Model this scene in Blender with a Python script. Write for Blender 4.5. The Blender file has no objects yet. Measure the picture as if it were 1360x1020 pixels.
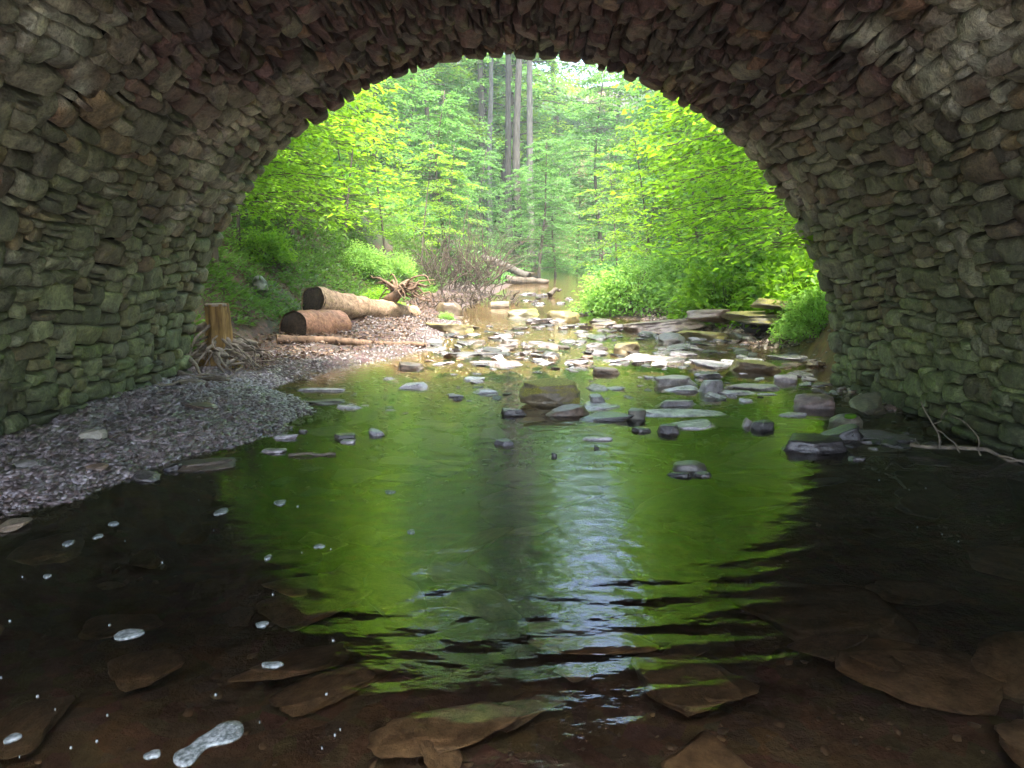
import bpy, math, random
import numpy as np
from mathutils import Vector, Matrix, Euler
S = bpy.context.scene
COL = S.collection
R = math.radians
# ------------------------------------------------------------------ camera, sky, sun, exposure
F = 1020.0            # focal length in photo pixels (1360 wide)
PITCH = R(9.19)
CH = 1.5              # camera height above the water
cam_d = bpy.data.cameras.new('camera'); cam = bpy.data.objects.new('camera', cam_d); COL.objects.link(cam)
cam.location = (0, 0, CH); cam.rotation_euler = (R(90) - PITCH, 0, 0)
cam_d.sensor_width = 36; cam_d.lens = 36 * F / 1360; cam_d.clip_start = 0.05; cam_d.clip_end = 3000
S.camera = cam
SUN_EL, SUN_AZ = R(71), R(160)       # azimuth clockwise from +Y (upstream)
w = bpy.data.worlds.new('World'); S.world = w; w.use_nodes = True
nt = w.node_tree; bg = nt.nodes['Background']
sky = nt.nodes.new('ShaderNodeTexSky'); sky.sky_type = 'NISHITA'; sky.sun_disc = False
sky.sun_elevation = SUN_EL; sky.sun_rotation = SUN_AZ; sky.dust_density = 4.0; sky.air_density = 1.0; sky.ozone_density = 1.0
nt.links.new(sky.outputs[0], bg.inputs[0]); bg.inputs[1].default_value = 0.15
sd = bpy.data.lights.new('sun', 'SUN'); sd.energy = 1.7; sd.angle = R(6.0); sd.color = (1.0, 0.95, 0.86)
sun = bpy.data.objects.new('sun', sd); COL.objects.link(sun)
sv = Vector((math.sin(SUN_AZ) * math.cos(SUN_EL), math.cos(SUN_AZ) * math.cos(SUN_EL), math.sin(SUN_EL)))
sun.rotation_euler = (-sv).to_track_quat('-Z', 'Y').to_euler(); sun.location = (5, 10, 40)
S.view_settings.view_transform = 'Standard'; S.view_settings.look = 'None'
S.view_settings.gamma = 1; S.view_settings.exposure = 3.65
S.render.engine = 'CYCLES'
S.cycles.max_bounces = 7; S.cycles.diffuse_bounces = 4; S.cycles.glossy_bounces = 3
S.cycles.transmission_bounces = 4; S.cycles.transparent_max_bounces = 8

# ------------------------------------------------------------------ helpers
rng = np.random.default_rng(7)
random.seed(7)
_perm = np.random.default_rng(11).random(65536)

def _h(ix, iy, iz, seed):
    n = (ix * 73856093) ^ (iy * 19349663) ^ (iz * 83492791) ^ (seed * 2654435)
    n = (n ^ (n >> 13)) * 1274126177
    return _perm[(n ^ (n >> 16)) & 65535]

def vnoise(p, seed=0):
    """value noise, p (...,3) -> -1..1"""
    p = np.asarray(p, float); i = np.floor(p).astype(np.int64); f = p - i; f = f * f * (3 - 2 * f)
    x, y, z = i[..., 0], i[..., 1], i[..., 2]; fx, fy, fz = f[..., 0], f[..., 1], f[..., 2]
    r = 0
    for a in (0, 1):
        for b in (0, 1):
            for c in (0, 1):
                r = r + _h(x + a, y + b, z + c, seed) * (fx if a else 1 - fx) * (fy if b else 1 - fy) * (fz if c else 1 - fz)
    return r * 2 - 1

def fbm(p, seed=0, oct=3):
    p = np.asarray(p, float); s = 0; a = 1; t = 0
    for k in range(oct):
        s = s + a * vnoise(p * (2.03 ** k), seed + 17 * k); t += a; a *= .5
    return s / t

def sm(a, b, x):
    t = np.clip((np.asarray(x, float) - a) / (b - a), 0, 1); return t * t * (3 - 2 * t)

def wz(y):            # level of the stream: it drops over the riffles
    return np.maximum(0, (np.asarray(y, float) - 12) * .02)

def at(px, py, z=None, y=None):
    """point seen at photo pixel; on the water (default), on plane z, or at distance y"""
    cx = (px - 680) / F; cy = (510 - py) / F
    d = Vector((cx, math.cos(PITCH) + cy * math.sin(PITCH), -math.sin(PITCH) + cy * math.cos(PITCH)))
    if y is not None: t = y / d.y
    elif z is not None: t = (z - CH) / d.z
    else:
        t = -CH / d.z
        if d.y * t > 12: t = (-CH - .24) / (d.z - .02 * d.y)
    return Vector((0, 0, CH)) + d * t

def ppm(y):           # photo pixels per metre at distance y
    return F / (y * .987 + .24)

def build(name, V, Fc, mat=None, parent=None, smooth=False, col=None):
    """one mesh object; V (n,3), Fc (m,k) array or list of arrays"""
    V = np.asarray(V, np.float32)
    fl = Fc if isinstance(Fc, list) else [Fc]
    fl = [np.asarray(f, np.int32) for f in fl if len(f)]
    me = bpy.data.meshes.new(name)
    me.vertices.add(len(V)); me.vertices.foreach_set('co', V.ravel())
    loops = np.concatenate([f.ravel() for f in fl])
    sizes = np.concatenate([np.full(len(f), f.shape[1], np.int32) for f in fl])
    starts = np.concatenate([[0], np.cumsum(sizes)[:-1]]).astype(np.int32)
    me.loops.add(len(loops)); me.loops.foreach_set('vertex_index', loops)
    me.polygons.add(len(sizes)); me.polygons.foreach_set('loop_start', starts)
    if smooth: me.polygons.foreach_set('use_smooth', np.ones(len(sizes), bool))
    me.update(calc_edges=True); me.validate()
    if col is not None:
        for k, c in col.items():
            at_ = me.color_attributes.new(k, 'FLOAT_COLOR', 'POINT')
            c4 = np.ones((len(V), 4), np.float32); c4[:, :3] = c; at_.data.foreach_set('color', c4.ravel())
    if mat: me.materials.append(mat)
    o = bpy.data.objects.new(name, me); COL.objects.link(o)
    if parent: o.parent = parent
    return o

def tag(o, label=None, cat=None, group=None, kind=None):
    if label: o['label'] = label
    if cat: o['category'] = cat
    if group: o['group'] = group
    if kind: o['kind'] = kind
    return o

def empty(name, loc, rz=0, label=None, cat=None, group=None, sc=1):
    o = bpy.data.objects.new(name, None); COL.objects.link(o); o.location = loc
    o.rotation_euler = (0, 0, rz); o.scale = (sc,) * 3; o.empty_display_size = .1
    return tag(o, label, cat, group)

def copy_tree(o, parent=None):
    c = o.copy(); COL.objects.link(c); c.parent = parent
    for ch in list(o.children): copy_tree(ch, c)
    return c

class MB:
    def __init__(s): s.V = []; s.Q = []; s.T = []; s.n = 0; s.C = []
    def add(s, V, Q=None, T=None, C=None):
        V = np.asarray(V, float); s.V.append(V)
        if Q is not None and len(Q): s.Q.append(np.asarray(Q) + s.n)
        if T is not None and len(T): s.T.append(np.asarray(T) + s.n)
        if C is not None: s.C.append(np.broadcast_to(np.asarray(C, float), (len(V), 3)))
        s.n += len(V)
    def obj(s, name, mat, parent=None, smooth=True):
        fl = []
        if s.Q: fl.append(np.concatenate(s.Q))
        if s.T: fl.append(np.concatenate(s.T))
        return build(name, np.concatenate(s.V), fl, mat, parent, smooth, {'tint': np.concatenate(s.C)} if s.C else None)

def tube(mb, P, rad, n=8, rough=0.0, seed=0, cap=True, C=None, ridges=0, rdepth=0.0, flare=None):
    """tube through points P with radii; rough = relative bark displacement"""
    P = np.asarray(P, float); m = len(P); rad = np.broadcast_to(np.asarray(rad, float), (m,))
    T = np.gradient(P, axis=0); T /= np.linalg.norm(T, axis=1, keepdims=True) + 1e-9
    ref = np.array([0, 0, 1.0]) if abs(T[:, 2].mean()) < .8 else np.array([1.0, 0, 0])
    A = np.cross(T, ref); A /= np.linalg.norm(A, axis=1, keepdims=True) + 1e-9; B = np.cross(T, A)
    th = np.linspace(0, 2 * math.pi, n, endpoint=False)
    rr = np.repeat(rad[:, None], n, 1)
    if ridges: rr = rr * (1 + rdepth * np.sin(ridges * th)[None, :])
    ring = P[:, None] + rr[..., None] * (np.cos(th)[None, :, None] * A[:, None] + np.sin(th)[None, :, None] * B[:, None])
    if rough:
        nz = fbm(ring.reshape(-1, 3) * (1.6 / max(rad.max(), .02)) + seed * 3.3, seed, 3).reshape(m, n)
        ring = P[:, None] + (ring - P[:, None]) * (1 + rough * nz)[..., None]
    V = ring.reshape(-1, 3); i = np.arange(m - 1)[:, None] * n; j = np.arange(n)[None, :]; k = (j + 1) % n
    Q = np.stack([i + j, i + k, i + n + k, i + n + j], -1).reshape(-1, 4); Tn = []
    if cap:
        V = np.concatenate([V, P[:1], P[-1:]]); a = m * n; jj = np.arange(n); kk = (jj + 1) % n
        Tn = np.concatenate([np.stack([kk, jj, np.full(n, a)], -1), np.stack([(m - 1) * n + jj, (m - 1) * n + kk, np.full(n, a + 1)], -1)])
    mb.add(V, Q, Tn, C)

def wiggle(p0, p1, n=8, amp=.1, seed=0, sag=0):
    t = np.linspace(0, 1, n)[:, None]; p0 = np.array(p0, float); p1 = np.array(p1, float)
    q = p0 + (p1 - p0) * t; L = np.linalg.norm(p1 - p0)
    off = np.stack([vnoise(np.concatenate([t * 3, t * 0 + seed * 1.7, t * 0 + k * 9.1], 1), seed + k) for k in range(3)], 1)
    q += off * amp * L * np.sin(t * math.pi) ** .6; q[:, 2] -= sag * np.sin(t[:, 0] * math.pi)
    return q

# ------------------------------------------------------------------ materials
def mat_new(name):
    m = bpy.data.materials.new(name); m.use_nodes = True; t = m.node_tree; t.nodes.clear()
    return m, t, t.nodes, t.links
def N(t, typ, **kw):
    n = t.nodes.new(typ)
    for k, v in kw.items():
        if k.startswith('i_'): n.inputs[k[2:].replace('_', ' ')].default_value = v
        elif k.startswith('n'): n.inputs[int(k[1:])].default_value = v
        else: setattr(n, k, v)
    return n
def noise(t, vec, scale, detail=4, rough=.6, dist=0):
    n = t.nodes.new('ShaderNodeTexNoise'); n.inputs['Scale'].default_value = scale; n.inputs['Detail'].default_value = detail
    n.inputs['Roughness'].default_value = rough; n.inputs['Distortion'].default_value = dist
    if vec is not None: t.links.new(vec, n.inputs['Vector'])
    return n
def ramp(t, src, stops):
    r = t.nodes.new('ShaderNodeValToRGB'); e = r.color_ramp.elements
    while len(e) < len(stops): e.new(.5)
    for k, (p, c) in enumerate(stops):
        e[k].position = p; e[k].color = (*c, 1) if len(c) == 3 else c
    t.links.new(src, r.inputs[0]); return r
def mix(t, fac, a, b, mode='MIX'):
    m = t.nodes.new('ShaderNodeMix'); m.data_type = 'RGBA'; m.blend_type = mode
    for inp, v in ((m.inputs[0], fac), (m.inputs[6], a), (m.inputs[7], b)):
        if isinstance(v, bpy.types.NodeSocket): t.links.new(v, inp)
        elif isinstance(v, (int, float)): inp.default_value = v
        else: inp.default_value = (*v, 1)
    return m.outputs[2]
def mth(t, op, a, b=None):
    m = t.nodes.new('ShaderNodeMath'); m.operation = op
    for k, v in enumerate((a, b)):
        if v is None: continue
        if isinstance(v, bpy.types.NodeSocket): t.links.new(v, m.inputs[k])
        else: m.inputs[k].default_value = v
    return m.outputs[0]
def bump(t, h, strength=.5, dist=.02, nrm=None):
    b = t.nodes.new('ShaderNodeBump'); b.inputs['Strength'].default_value = strength; b.inputs['Distance'].default_value = dist
    t.links.new(h, b.inputs['Height'])
    if nrm: t.links.new(nrm, b.inputs['Normal'])
    return b.outputs[0]
def princ(t, col, rough=.8, nrm=None, spec=.4, coat=0):
    p = t.nodes.new('ShaderNodeBsdfPrincipled'); o = t.nodes.new('ShaderNodeOutputMaterial')
    for inp, v in ((p.inputs['Base Color'], col), (p.inputs['Roughness'], rough)):
        if isinstance(v, bpy.types.NodeSocket): t.links.new(v, inp)
        elif isinstance(v, (int, float)): inp.default_value = v
        else: inp.default_value = (*v, 1)
    p.inputs['Specular IOR Level'].default_value = spec
    if coat: p.inputs['Coat Weight'].default_value = coat; p.inputs['Coat Roughness'].default_value = .12
    if nrm: t.links.new(nrm, p.inputs['Normal'])
    t.links.new(p.outputs[0], o.inputs[0]); return p

def m_masonry():
    m, t, n, l = mat_new('rubble_stone')
    g = N(t, 'ShaderNodeNewGeometry').outputs['Position']
    a = N(t, 'ShaderNodeAttribute', attribute_name='tint').outputs['Color']
    n1 = noise(t, g, 9, 6, .65); n2 = noise(t, g, 45, 5, .7); n3 = noise(t, g, 2.2, 3, .6)
    c = mix(t, .85, a, ramp(t, n1.outputs[0], [(.3, (.38, .35, .33)), (.5, (1, 1, 1)), (.68, (1.7, 1.66, 1.5))]).outputs[0], 'MULTIPLY')
    c = mix(t, .6, c, ramp(t, n2.outputs[0], [(.33, (.35, .35, .35)), (.62, (1.35, 1.35, 1.3))]).outputs[0], 'MULTIPLY')
    st = mth(t, 'MULTIPLY', ramp(t, n3.outputs[0], [(.5, (0, 0, 0)), (.7, (1, 1, 1))]).outputs[0], .35)
    c = mix(t, st, c, (.03, .024, .02))
    h = mth(t, 'ADD', n1.outputs[0], mth(t, 'MULTIPLY', n2.outputs[0], .35))
    princ(t, c, .55, bump(t, h, 1, .05), .4)
    return m
def m_mortar():
    m, t, n, l = mat_new('old_mortar')
    g = N(t, 'ShaderNodeNewGeometry').outputs['Position']
    n1 = noise(t, g, 14, 5, .7)
    c = ramp(t, n1.outputs[0], [(.3, (.008, .007, .006)), (.7, (.03, .025, .02))]).outputs[0]
    princ(t, c, .95, bump(t, n1.outputs[0], 1, .04), .1); return m
def m_rock(name='wet_rock', wet=.3, mossy=False, mk=1.0):
    m, t, n, l = mat_new(name)
    oi = N(t, 'ShaderNodeObjectInfo'); tc = N(t, 'ShaderNodeTexCoord').outputs['Object']
    vm = N(t, 'ShaderNodeVectorMath', operation='ADD'); l.new(tc, vm.inputs[0]); l.new(oi.outputs['Location'], vm.inputs[1]); v = vm.outputs[0]
    n1 = noise(t, v, 7, 6, .65); n2 = noise(t, v, 38, 5, .7)
    c = mix(t, .9, oi.outputs['Color'], ramp(t, n1.outputs[0], [(.3, (.35, .32, .3)), (.5, (.95, .92, .9)), (.7, (1.6, 1.55, 1.5))]).outputs[0], 'MULTIPLY')
    c = mix(t, .5, c, ramp(t, n2.outputs[0], [(.3, (.5, .5, .5)), (.65, (1.2, 1.2, 1.2))]).outputs[0], 'MULTIPLY')
    h = mth(t, 'ADD', n1.outputs[0], mth(t, 'MULTIPLY', n2.outputs[0], .4)); rg = wet
    if mossy:
        nz = N(t, 'ShaderNodeSeparateXYZ'); gg = N(t, 'ShaderNodeNewGeometry'); l.new(gg.outputs['Normal'], nz.inputs[0])
        n4 = noise(t, v, 4.5, 5, .7)
        f = ramp(t, mth(t, 'ADD', mth(t, 'MULTIPLY', nz.outputs[2], .6), n4.outputs[0]), [(.68, (0, 0, 0)), (.95, (1, 1, 1))]).outputs[0]
        n5 = noise(t, v, 60, 3, .7)
        mc = ramp(t, n5.outputs[0], [(.3, (.05, .05, .008)), (.6, (.19, .165, .03)), (.8, (.29, .24, .055))]).outputs[0]
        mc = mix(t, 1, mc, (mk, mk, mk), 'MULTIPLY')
        c = mix(t, f, c, mc); rg = mth(t, 'ADD', mth(t, 'MULTIPLY', f, .5), .38)
    princ(t, c, rg, bump(t, h, .8, .022), .8); return m
def m_bark(name, c1, c2, zs=.15, rough=.85, sc=14, ax=2):
    m, t, n, l = mat_new(name)
    tc = N(t, 'ShaderNodeTexCoord').outputs['Object']; mp = N(t, 'ShaderNodeMapping'); mp.inputs['Scale'].default_value = tuple(zs if q == ax else 1 for q in range(3)); l.new(tc, mp.inputs[0])
    n1 = noise(t, mp.outputs[0], sc, 6, .65, .5); n2 = noise(t, tc, 3, 3)
    c = ramp(t, n1.outputs[0], [(.3, c1), (.65, c2)]).outputs[0]
    c = mix(t, .5, c, ramp(t, n2.outputs[0], [(.3, (.55, .6, .5)), (.7, (1.2, 1.15, 1.1))]).outputs[0], 'MULTIPLY')
    princ(t, c, rough, bump(t, n1.outputs[0], .8, .02), .25); return m
def m_leaf(name, dark, light, trans, tw=.5, rough=.45):
    m, t, n, l = mat_new(name)
    g = N(t, 'ShaderNodeNewGeometry'); oi = N(t, 'ShaderNodeObjectInfo')
    big = noise(t, g.outputs['Position'], .55, 2, .5)
    f = mth(t, 'ADD', mth(t, 'MULTIPLY', g.outputs['Random Per Island'], .55), mth(t, 'MULTIPLY', big.outputs[0], .5))
    c = ramp(t, f, [(.15, dark), (.75, light)]).outputs[0]
    f2 = ramp(t, f, [(.15, tuple(x * .6 for x in trans)), (.75, trans)]).outputs[0]
    p = N(t, 'ShaderNodeBsdfPrincipled'); p.inputs['Roughness'].default_value = rough; p.inputs['Specular IOR Level'].default_value = .35; l.new(c, p.inputs['Base Color'])
    tr = N(t, 'ShaderNodeBsdfTranslucent'); l.new(f2, tr.inputs[0])
    ms = N(t, 'ShaderNodeMixShader'); ms.inputs[0].default_value = tw; l.new(p.outputs[0], ms.inputs[1]); l.new(tr.outputs[0], ms.inputs[2])
    o = N(t, 'ShaderNodeOutputMaterial'); l.new(ms.outputs[0], o.inputs[0]); return m
def m_ground():
    m, t, n, l = mat_new('streamside_soil')
    g = N(t, 'ShaderNodeNewGeometry').outputs['Position']
    a = N(t, 'ShaderNodeAttribute', attribute_name='tint').outputs['Color']
    n1 = noise(t, g, 5, 7, .7); n2 = noise(t, g, 30, 5, .75); vo = N(t, 'ShaderNodeTexVoronoi', i_Scale=11.0); l.new(g, vo.inputs['Vector'])
    vb = mix(t, .55, (1, 1, 1), vo.outputs['Color'], 'MULTIPLY')
    c = mix(t, 1, a, ramp(t, n1.outputs[0], [(.3, (.45, .42, .4)), (.55, (1, 1, 1)), (.75, (1.6, 1.45, 1.3))]).outputs[0], 'MULTIPLY')
    c = mix(t, .5, c, vb, 'MULTIPLY')
    h = mth(t, 'ADD', n1.outputs[0], n2.outputs[0]); princ(t, c, .7, bump(t, h, .9, .05), .35); return m
def m_water():
    m, t, n, l = mat_new('stream_water')
    g = N(t, 'ShaderNodeNewGeometry').outputs['Position']
    mp = N(t, 'ShaderNodeMapping'); mp.inputs['Scale'].default_value = (.5, 1.0, 1); l.new(g, mp.inputs[0])
    n1 = noise(t, mp.outputs[0], 11, 2, .5, .0); n2 = noise(t, mp.outputs[0], 34, 2, .5)
    h = mth(t, 'ADD', n1.outputs[0], mth(t, 'MULTIPLY', n2.outputs[0], .22))
    a = N(t, 'ShaderNodeAttribute', attribute_name='tint'); sp = N(t, 'ShaderNodeSeparateColor'); l.new(a.outputs['Color'], sp.inputs[0])
    b = t.nodes.new('ShaderNodeBump'); b.inputs['Distance'].default_value = .012; l.new(h, b.inputs['Height']); l.new(sp.outputs[0], b.inputs['Strength'])
    fr = N(t, 'ShaderNodeFresnel'); fr.inputs['IOR'].default_value = 1.37; l.new(b.outputs[0], fr.inputs['Normal'])
    gl = N(t, 'ShaderNodeBsdfGlossy'); gl.inputs['Roughness'].default_value = .015; gl.inputs['Color'].default_value = (1, 1, 1, 1); l.new(b.outputs[0], gl.inputs['Normal'])
    tp = N(t, 'ShaderNodeBsdfTransparent'); tp.inputs[0].default_value = (.93, .87, .72, 1)
    ms = N(t, 'ShaderNodeMixShader'); l.new(fr.outputs[0], ms.inputs[0]); l.new(tp.outputs[0], ms.inputs[1]); l.new(gl.outputs[0], ms.inputs[2])
    o = N(t, 'ShaderNodeOutputMaterial'); l.new(ms.outputs[0], o.inputs[0]); return m
def m_foam():
    m, t, n, l = mat_new('stream_foam')
    tc = N(t, 'ShaderNodeTexCoord').outputs['Object']; n1 = noise(t, tc, 60, 3)
    vo = N(t, 'ShaderNodeTexVoronoi', i_Scale=90.0); l.new(tc, vo.inputs['Vector'])
    c = ramp(t, n1.outputs[0], [(.38, (.07, .085, .08)), (.62, (.26, .285, .28))]).outputs[0]
    princ(t, c, .5, bump(t, vo.outputs['Distance'], .5, .004), .4); return m
def m_cutwood():
    m, t, n, l = mat_new('cut_wood')
    tc = N(t, 'ShaderNodeTexCoord').outputs['Object']; n1 = noise(t, tc, 26, 6, .7, .8)
    c = ramp(t, n1.outputs[0], [(.35, (.012, .009, .007)), (.7, (.085, .058, .038))]).outputs[0]
    princ(t, c, .9, bump(t, n1.outputs[0], 1, .05), .2); return m
M = dict(stone=m_masonry(), mortar=m_mortar(), rock=m_rock('wet_rock', .17), dry=m_rock('dry_rock', .38), moss=m_rock('mossy_rock', .4, True), litmoss=m_rock('lit_moss_rock', .4, True, 2.3),  # boulder moss is the ordinary moss, lightened in colour to offset the bridge's shade
         ground=m_ground(), water=m_water(), foam=m_foam(), cut=m_cutwood(),
         trunk=m_bark('trunk_bark', (.035, .028, .022), (.13, .105, .085), .15), midtrunk=m_bark('brown_grey_bark', (.035, .032, .028), (.10, .09, .078), .12),
         greytrunk=m_bark('grey_bark', (.07, .066, .058), (.17, .16, .145), .12),
         log=m_bark('log_wood', (.10, .06, .04), (.38, .26, .17), .14, .7, 16, 0), redlog=m_bark('red_log_wood', (.08, .035, .022), (.32, .17, .11), .07, .6, 20, 0), rootwood=m_bark('root_wood', (.05, .03, .02), (.19, .12, .08), .4, .8),
         drift=m_bark('driftwood', (.07, .056, .045), (.27, .22, .17), .25, .75, 22, 0), stump=m_bark('stump_wood', (.05, .028, .012), (.33, .21, .07), .12, .75, 16),
         leafA=m_leaf('maple_leaf', (.045, .11, .012), (.09, .18, .02), (.33, .58, .035), .52),
         leafB=m_leaf('sunlit_leaf', (.07, .16, .012), (.11, .23, .02), (.34, .62, .03), .55),
         leafC=m_leaf('deep_leaf', (.04, .10, .028), (.07, .17, .045), (.17, .40, .07), .5),
         herb=m_leaf('herb_leaf', (.07, .16, .03), (.14, .28, .055), (.42, .70, .12), .5),
         fern=m_leaf('fern_leaf', (.03, .07, .015), (.07, .14, .025), (.17, .34, .04), .4),
         litter=m_leaf('dead_leaf', (.045, .024, .015), (.14, .09, .06), (.2, .12, .07), .15, .6))

# ------------------------------------------------------------------ terrain
LY = np.array([-40, -3, 3.0, 4.4, 5.08, 5.8, 6.44, 7.3, 7.7, 8.3, 8.8, 9.9, 11.2, 12.7, 14.0, 15.5, 17, 19, 22, 26, 30, 35, 45, 60, 100])
LX = np.array([-3.4, -3.4, -3.35, -3.08, -2.73, -2.51, -2.2, -2.05, -2.05, -2.4, -2.9, -2.74, -2.2, -1.38, -1.3, -1.35, -1.1, -1.3, -1.25, -.7, -.3, 0.1, 1.0, 3, 10])
RY = np.array([-40, -3, 4, 5.1, 6.5, 7.6, 8.7, 10.5, 12.4, 13.2, 15.5, 17, 18.5, 20, 24, 28, 35, 45, 60, 100])
RX = np.array([4.3, 4.3, 4.3, 4.3, 4.2, 3.9, 3.85, 4.9, 5.0, 4.3, 4.4, 3.6, 2.4, 2.3, 2.7, 3.2, 3.8, 4.2, 6, 13])
def ground(x, y):
    x = np.asarray(x, float); y = np.asarray(y, float)
    xl = np.interp(y, LY, LX); xr = np.interp(y, RY, RX)
    dl = xl - x; dr = x - xr; d = np.maximum(dl, dr); base = wz(y)
    p = np.stack([x, y, x * 0], -1)
    nz = fbm(p * .9, 3, 3); nf = fbm(p * 4.0, 5, 3)
    rif = sm(10.5, 12.5, y) * (1 - sm(17, 19, y)) + sm(24, 26, y)
    depth = .34 * (1 - .72 * np.clip(rif, 0, 1)) * (1 - .35 * sm(6.5, 9.5, y))
    bed = -depth * sm(0, 1.1, -d) * (1 + .25 * nz) + .03 * nf - .015
    sl = np.interp(y, [9, 13, 16, 20, 30, 45], [-4.1, -4.1, -4.15, -3.3, -2.3, -1]) - x
    left = .05 * sm(0, .4, dl) + .07 * np.minimum(dl, 1.3) + sm(9.2, 11.0, y) * ((.03 + .04 * sm(13.5, 16, y)) * np.clip(dl - .6, 0, 3) + .95 * np.clip(sl, 0, 3.2) + .5 * np.clip(sl - 3.2, 0, 8) + .25 * np.maximum(sl - 11, 0)) * (1 + .12 * nz)
    right = .04 * sm(0, .4, dr) + .06 * np.minimum(dr, 1.2) + sm(9.2, 11.5, y) * (.22 * np.clip(dr - .7, 0, 2.5) + .42 * np.clip(dr - 3.2, 0, 12) + .3 * np.maximum(dr - 15, 0) * (dr < 80)) * (1 + .1 * nz)
    left = np.minimum(left, 12); right = np.minimum(right, 12)
    bank = np.where(dl > dr, left, right) + (.03 + .05 * sm(0, 2, d)) * nf + .10 * nz * sm(1.2, 3, d)
    h = base + np.where(d < 0, bed, bank)
    h = h + .40 * np.clip(y - 56, 0, 70) * sm(56, 62, y)
    emb = sm(4.3, 5.2, np.abs(x)) * (1 - sm(9.6, 13.5, y)) * sm(-7, -3.2, y)
    return h + emb * 2.2

def make_ground():
    xs = np.concatenate([[-700, -300, -150, -90, -60], np.arange(-45, -14, 1.2), np.arange(-14, -5, .3), np.arange(-5, 6, .09), np.arange(6, 14, .3), np.arange(14, 45, 1.2), [60, 90, 150, 300, 700]])
    ys = np.concatenate([[-700, -300, -100, -50, -25, -12], np.arange(-8, 2, .5), np.arange(2, 20, .09), np.arange(20, 32, .22), np.arange(32, 60, .8), np.arange(60, 120, 4), [150, 220, 350, 700]])
    X, Y = np.meshgrid(xs, ys); Z = ground(X, Y); V = np.stack([X, Y, Z], -1).reshape(-1, 3); nx = len(xs); ny = len(ys)
    i = np.arange(ny - 1)[:, None] * nx; j = np.arange(nx - 1)[None, :]
    Q = np.stack([i + j, i + j + 1, i + nx + j + 1, i + nx + j], -1).reshape(-1, 4)
    x, y = V[:, 0], V[:, 1]; d = np.maximum(np.interp(y, LY, LX) - x, x - np.interp(y, RY, RX))
    nz = fbm(np.stack([x, y, x * 0], -1) * 1.1, 9, 4)[:, None]
    bedc = np.array([.20, .150, .105]) * (1 + .5 * nz); bedc2 = np.array([.13, .09, .035]) * (1 + .4 * nz)
    bedc = bedc + (bedc2 - bedc) * sm(4.5, 6.8, y)[:, None]  # bed colour lightened under the dim arch, darkened upstream against the sun
    grav = np.array([.095, .066, .06]) * (1 + .3 * nz); litter = np.array([.13, .085, .055]) * (1 + .5 * nz); green = np.array([.04, .075, .018]) * (1 + .4 * nz)
    k1 = sm(-.1, .12, d)[:, None]; k2 = np.where(x < 0, sm(.2, .9, np.interp(y, [9, 13, 16, 20, 30, 45], [-3.6, -3.6, -3.4, -2.6, -1.8, -.5]) - x), sm(.9, 2.0, d))[:, None]; k3 = (sm(-.05, .45, nz[:, 0] + .12 * (x < 0) + .4 * (x > 5)) * sm(1.5, 3.5, d))[:, None]
    far = sm(24, 34, y)[:, None]; litter = litter * (1 - far) + np.array([.035, .045, .016]) * far
    c = bedc * (1 - k1) + grav * k1; c = c * (1 - k2) + litter * k2; c = c * (1 - k3) + green * k3
    o = build('ground', V, Q, M['ground'], None, True, {'tint': c}); o['kind'] = 'structure'
make_ground()

def make_water():
    xs = np.concatenate([np.arange(-9, -4.2, .5), np.arange(-4.2, 4.6, .035), np.arange(4.6, 14, .5)])
    ys = np.concatenate([np.arange(-30, 1, 1.0), np.arange(1.2, 9.5, .035), np.arange(9.5, 20, .1), np.arange(20, 60, .5)])
    X, Y = np.meshgrid(xs, ys); rs = np.random.default_rng(4)
    P = np.stack([X, Y, X * 0], -1)
    warp = fbm(P * .9, 31, 2) * .5
    h = np.zeros_like(X)
    for k in range(15):
        lam = rs.uniform(.055, .26); ang = math.pi / 2 + rs.normal(0.05, .62); ph = rs.uniform(0, 6.28)
        h += lam * .0028 * np.sin(2 * math.pi / lam * (X * math.cos(ang) + Y * math.sin(ang) + warp * .35) + ph)
    # livelier patch in front of the camera, calmer to the left and towards the arch
    act = .85 + .75 * np.exp(-((X - .35) / 1.3) ** 2 - ((Y - 2.9) / 1.1) ** 2) + .35 * np.exp(-((X - 1.6) / .9) ** 2 - ((Y - 4.2) / 1.3) ** 2)
    act = act * (1 - .7 * sm(-.8, -2.2, X)) * (1 - .35 * sm(5.5, 8, Y)) * (.7 + .3 * fbm(P * .7, 77, 2))
    rif = sm(10.5, 12, Y) * (1 - sm(16.5, 18.5, Y)); act = act + 1.6 * rif
    h = h * act * .95
    V = np.stack([X, Y, h + wz(Y)], -1).reshape(-1, 3); nx = len(xs); ny = len(ys)
    i = np.arange(ny - 1)[:, None] * nx; j = np.arange(nx - 1)[None, :]
    Q = np.stack([i + j, i + j + 1, i + nx + j + 1, i + nx + j], -1).reshape(-1, 4)
    b = np.clip(.17 + .20 * act + .35 * rif, 0, 1).reshape(-1, 1)
    o = build('water', V, Q, M['water'], None, True, {'tint': np.repeat(b, 3, 1)}); o['kind'] = 'structure'
make_water()

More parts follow.
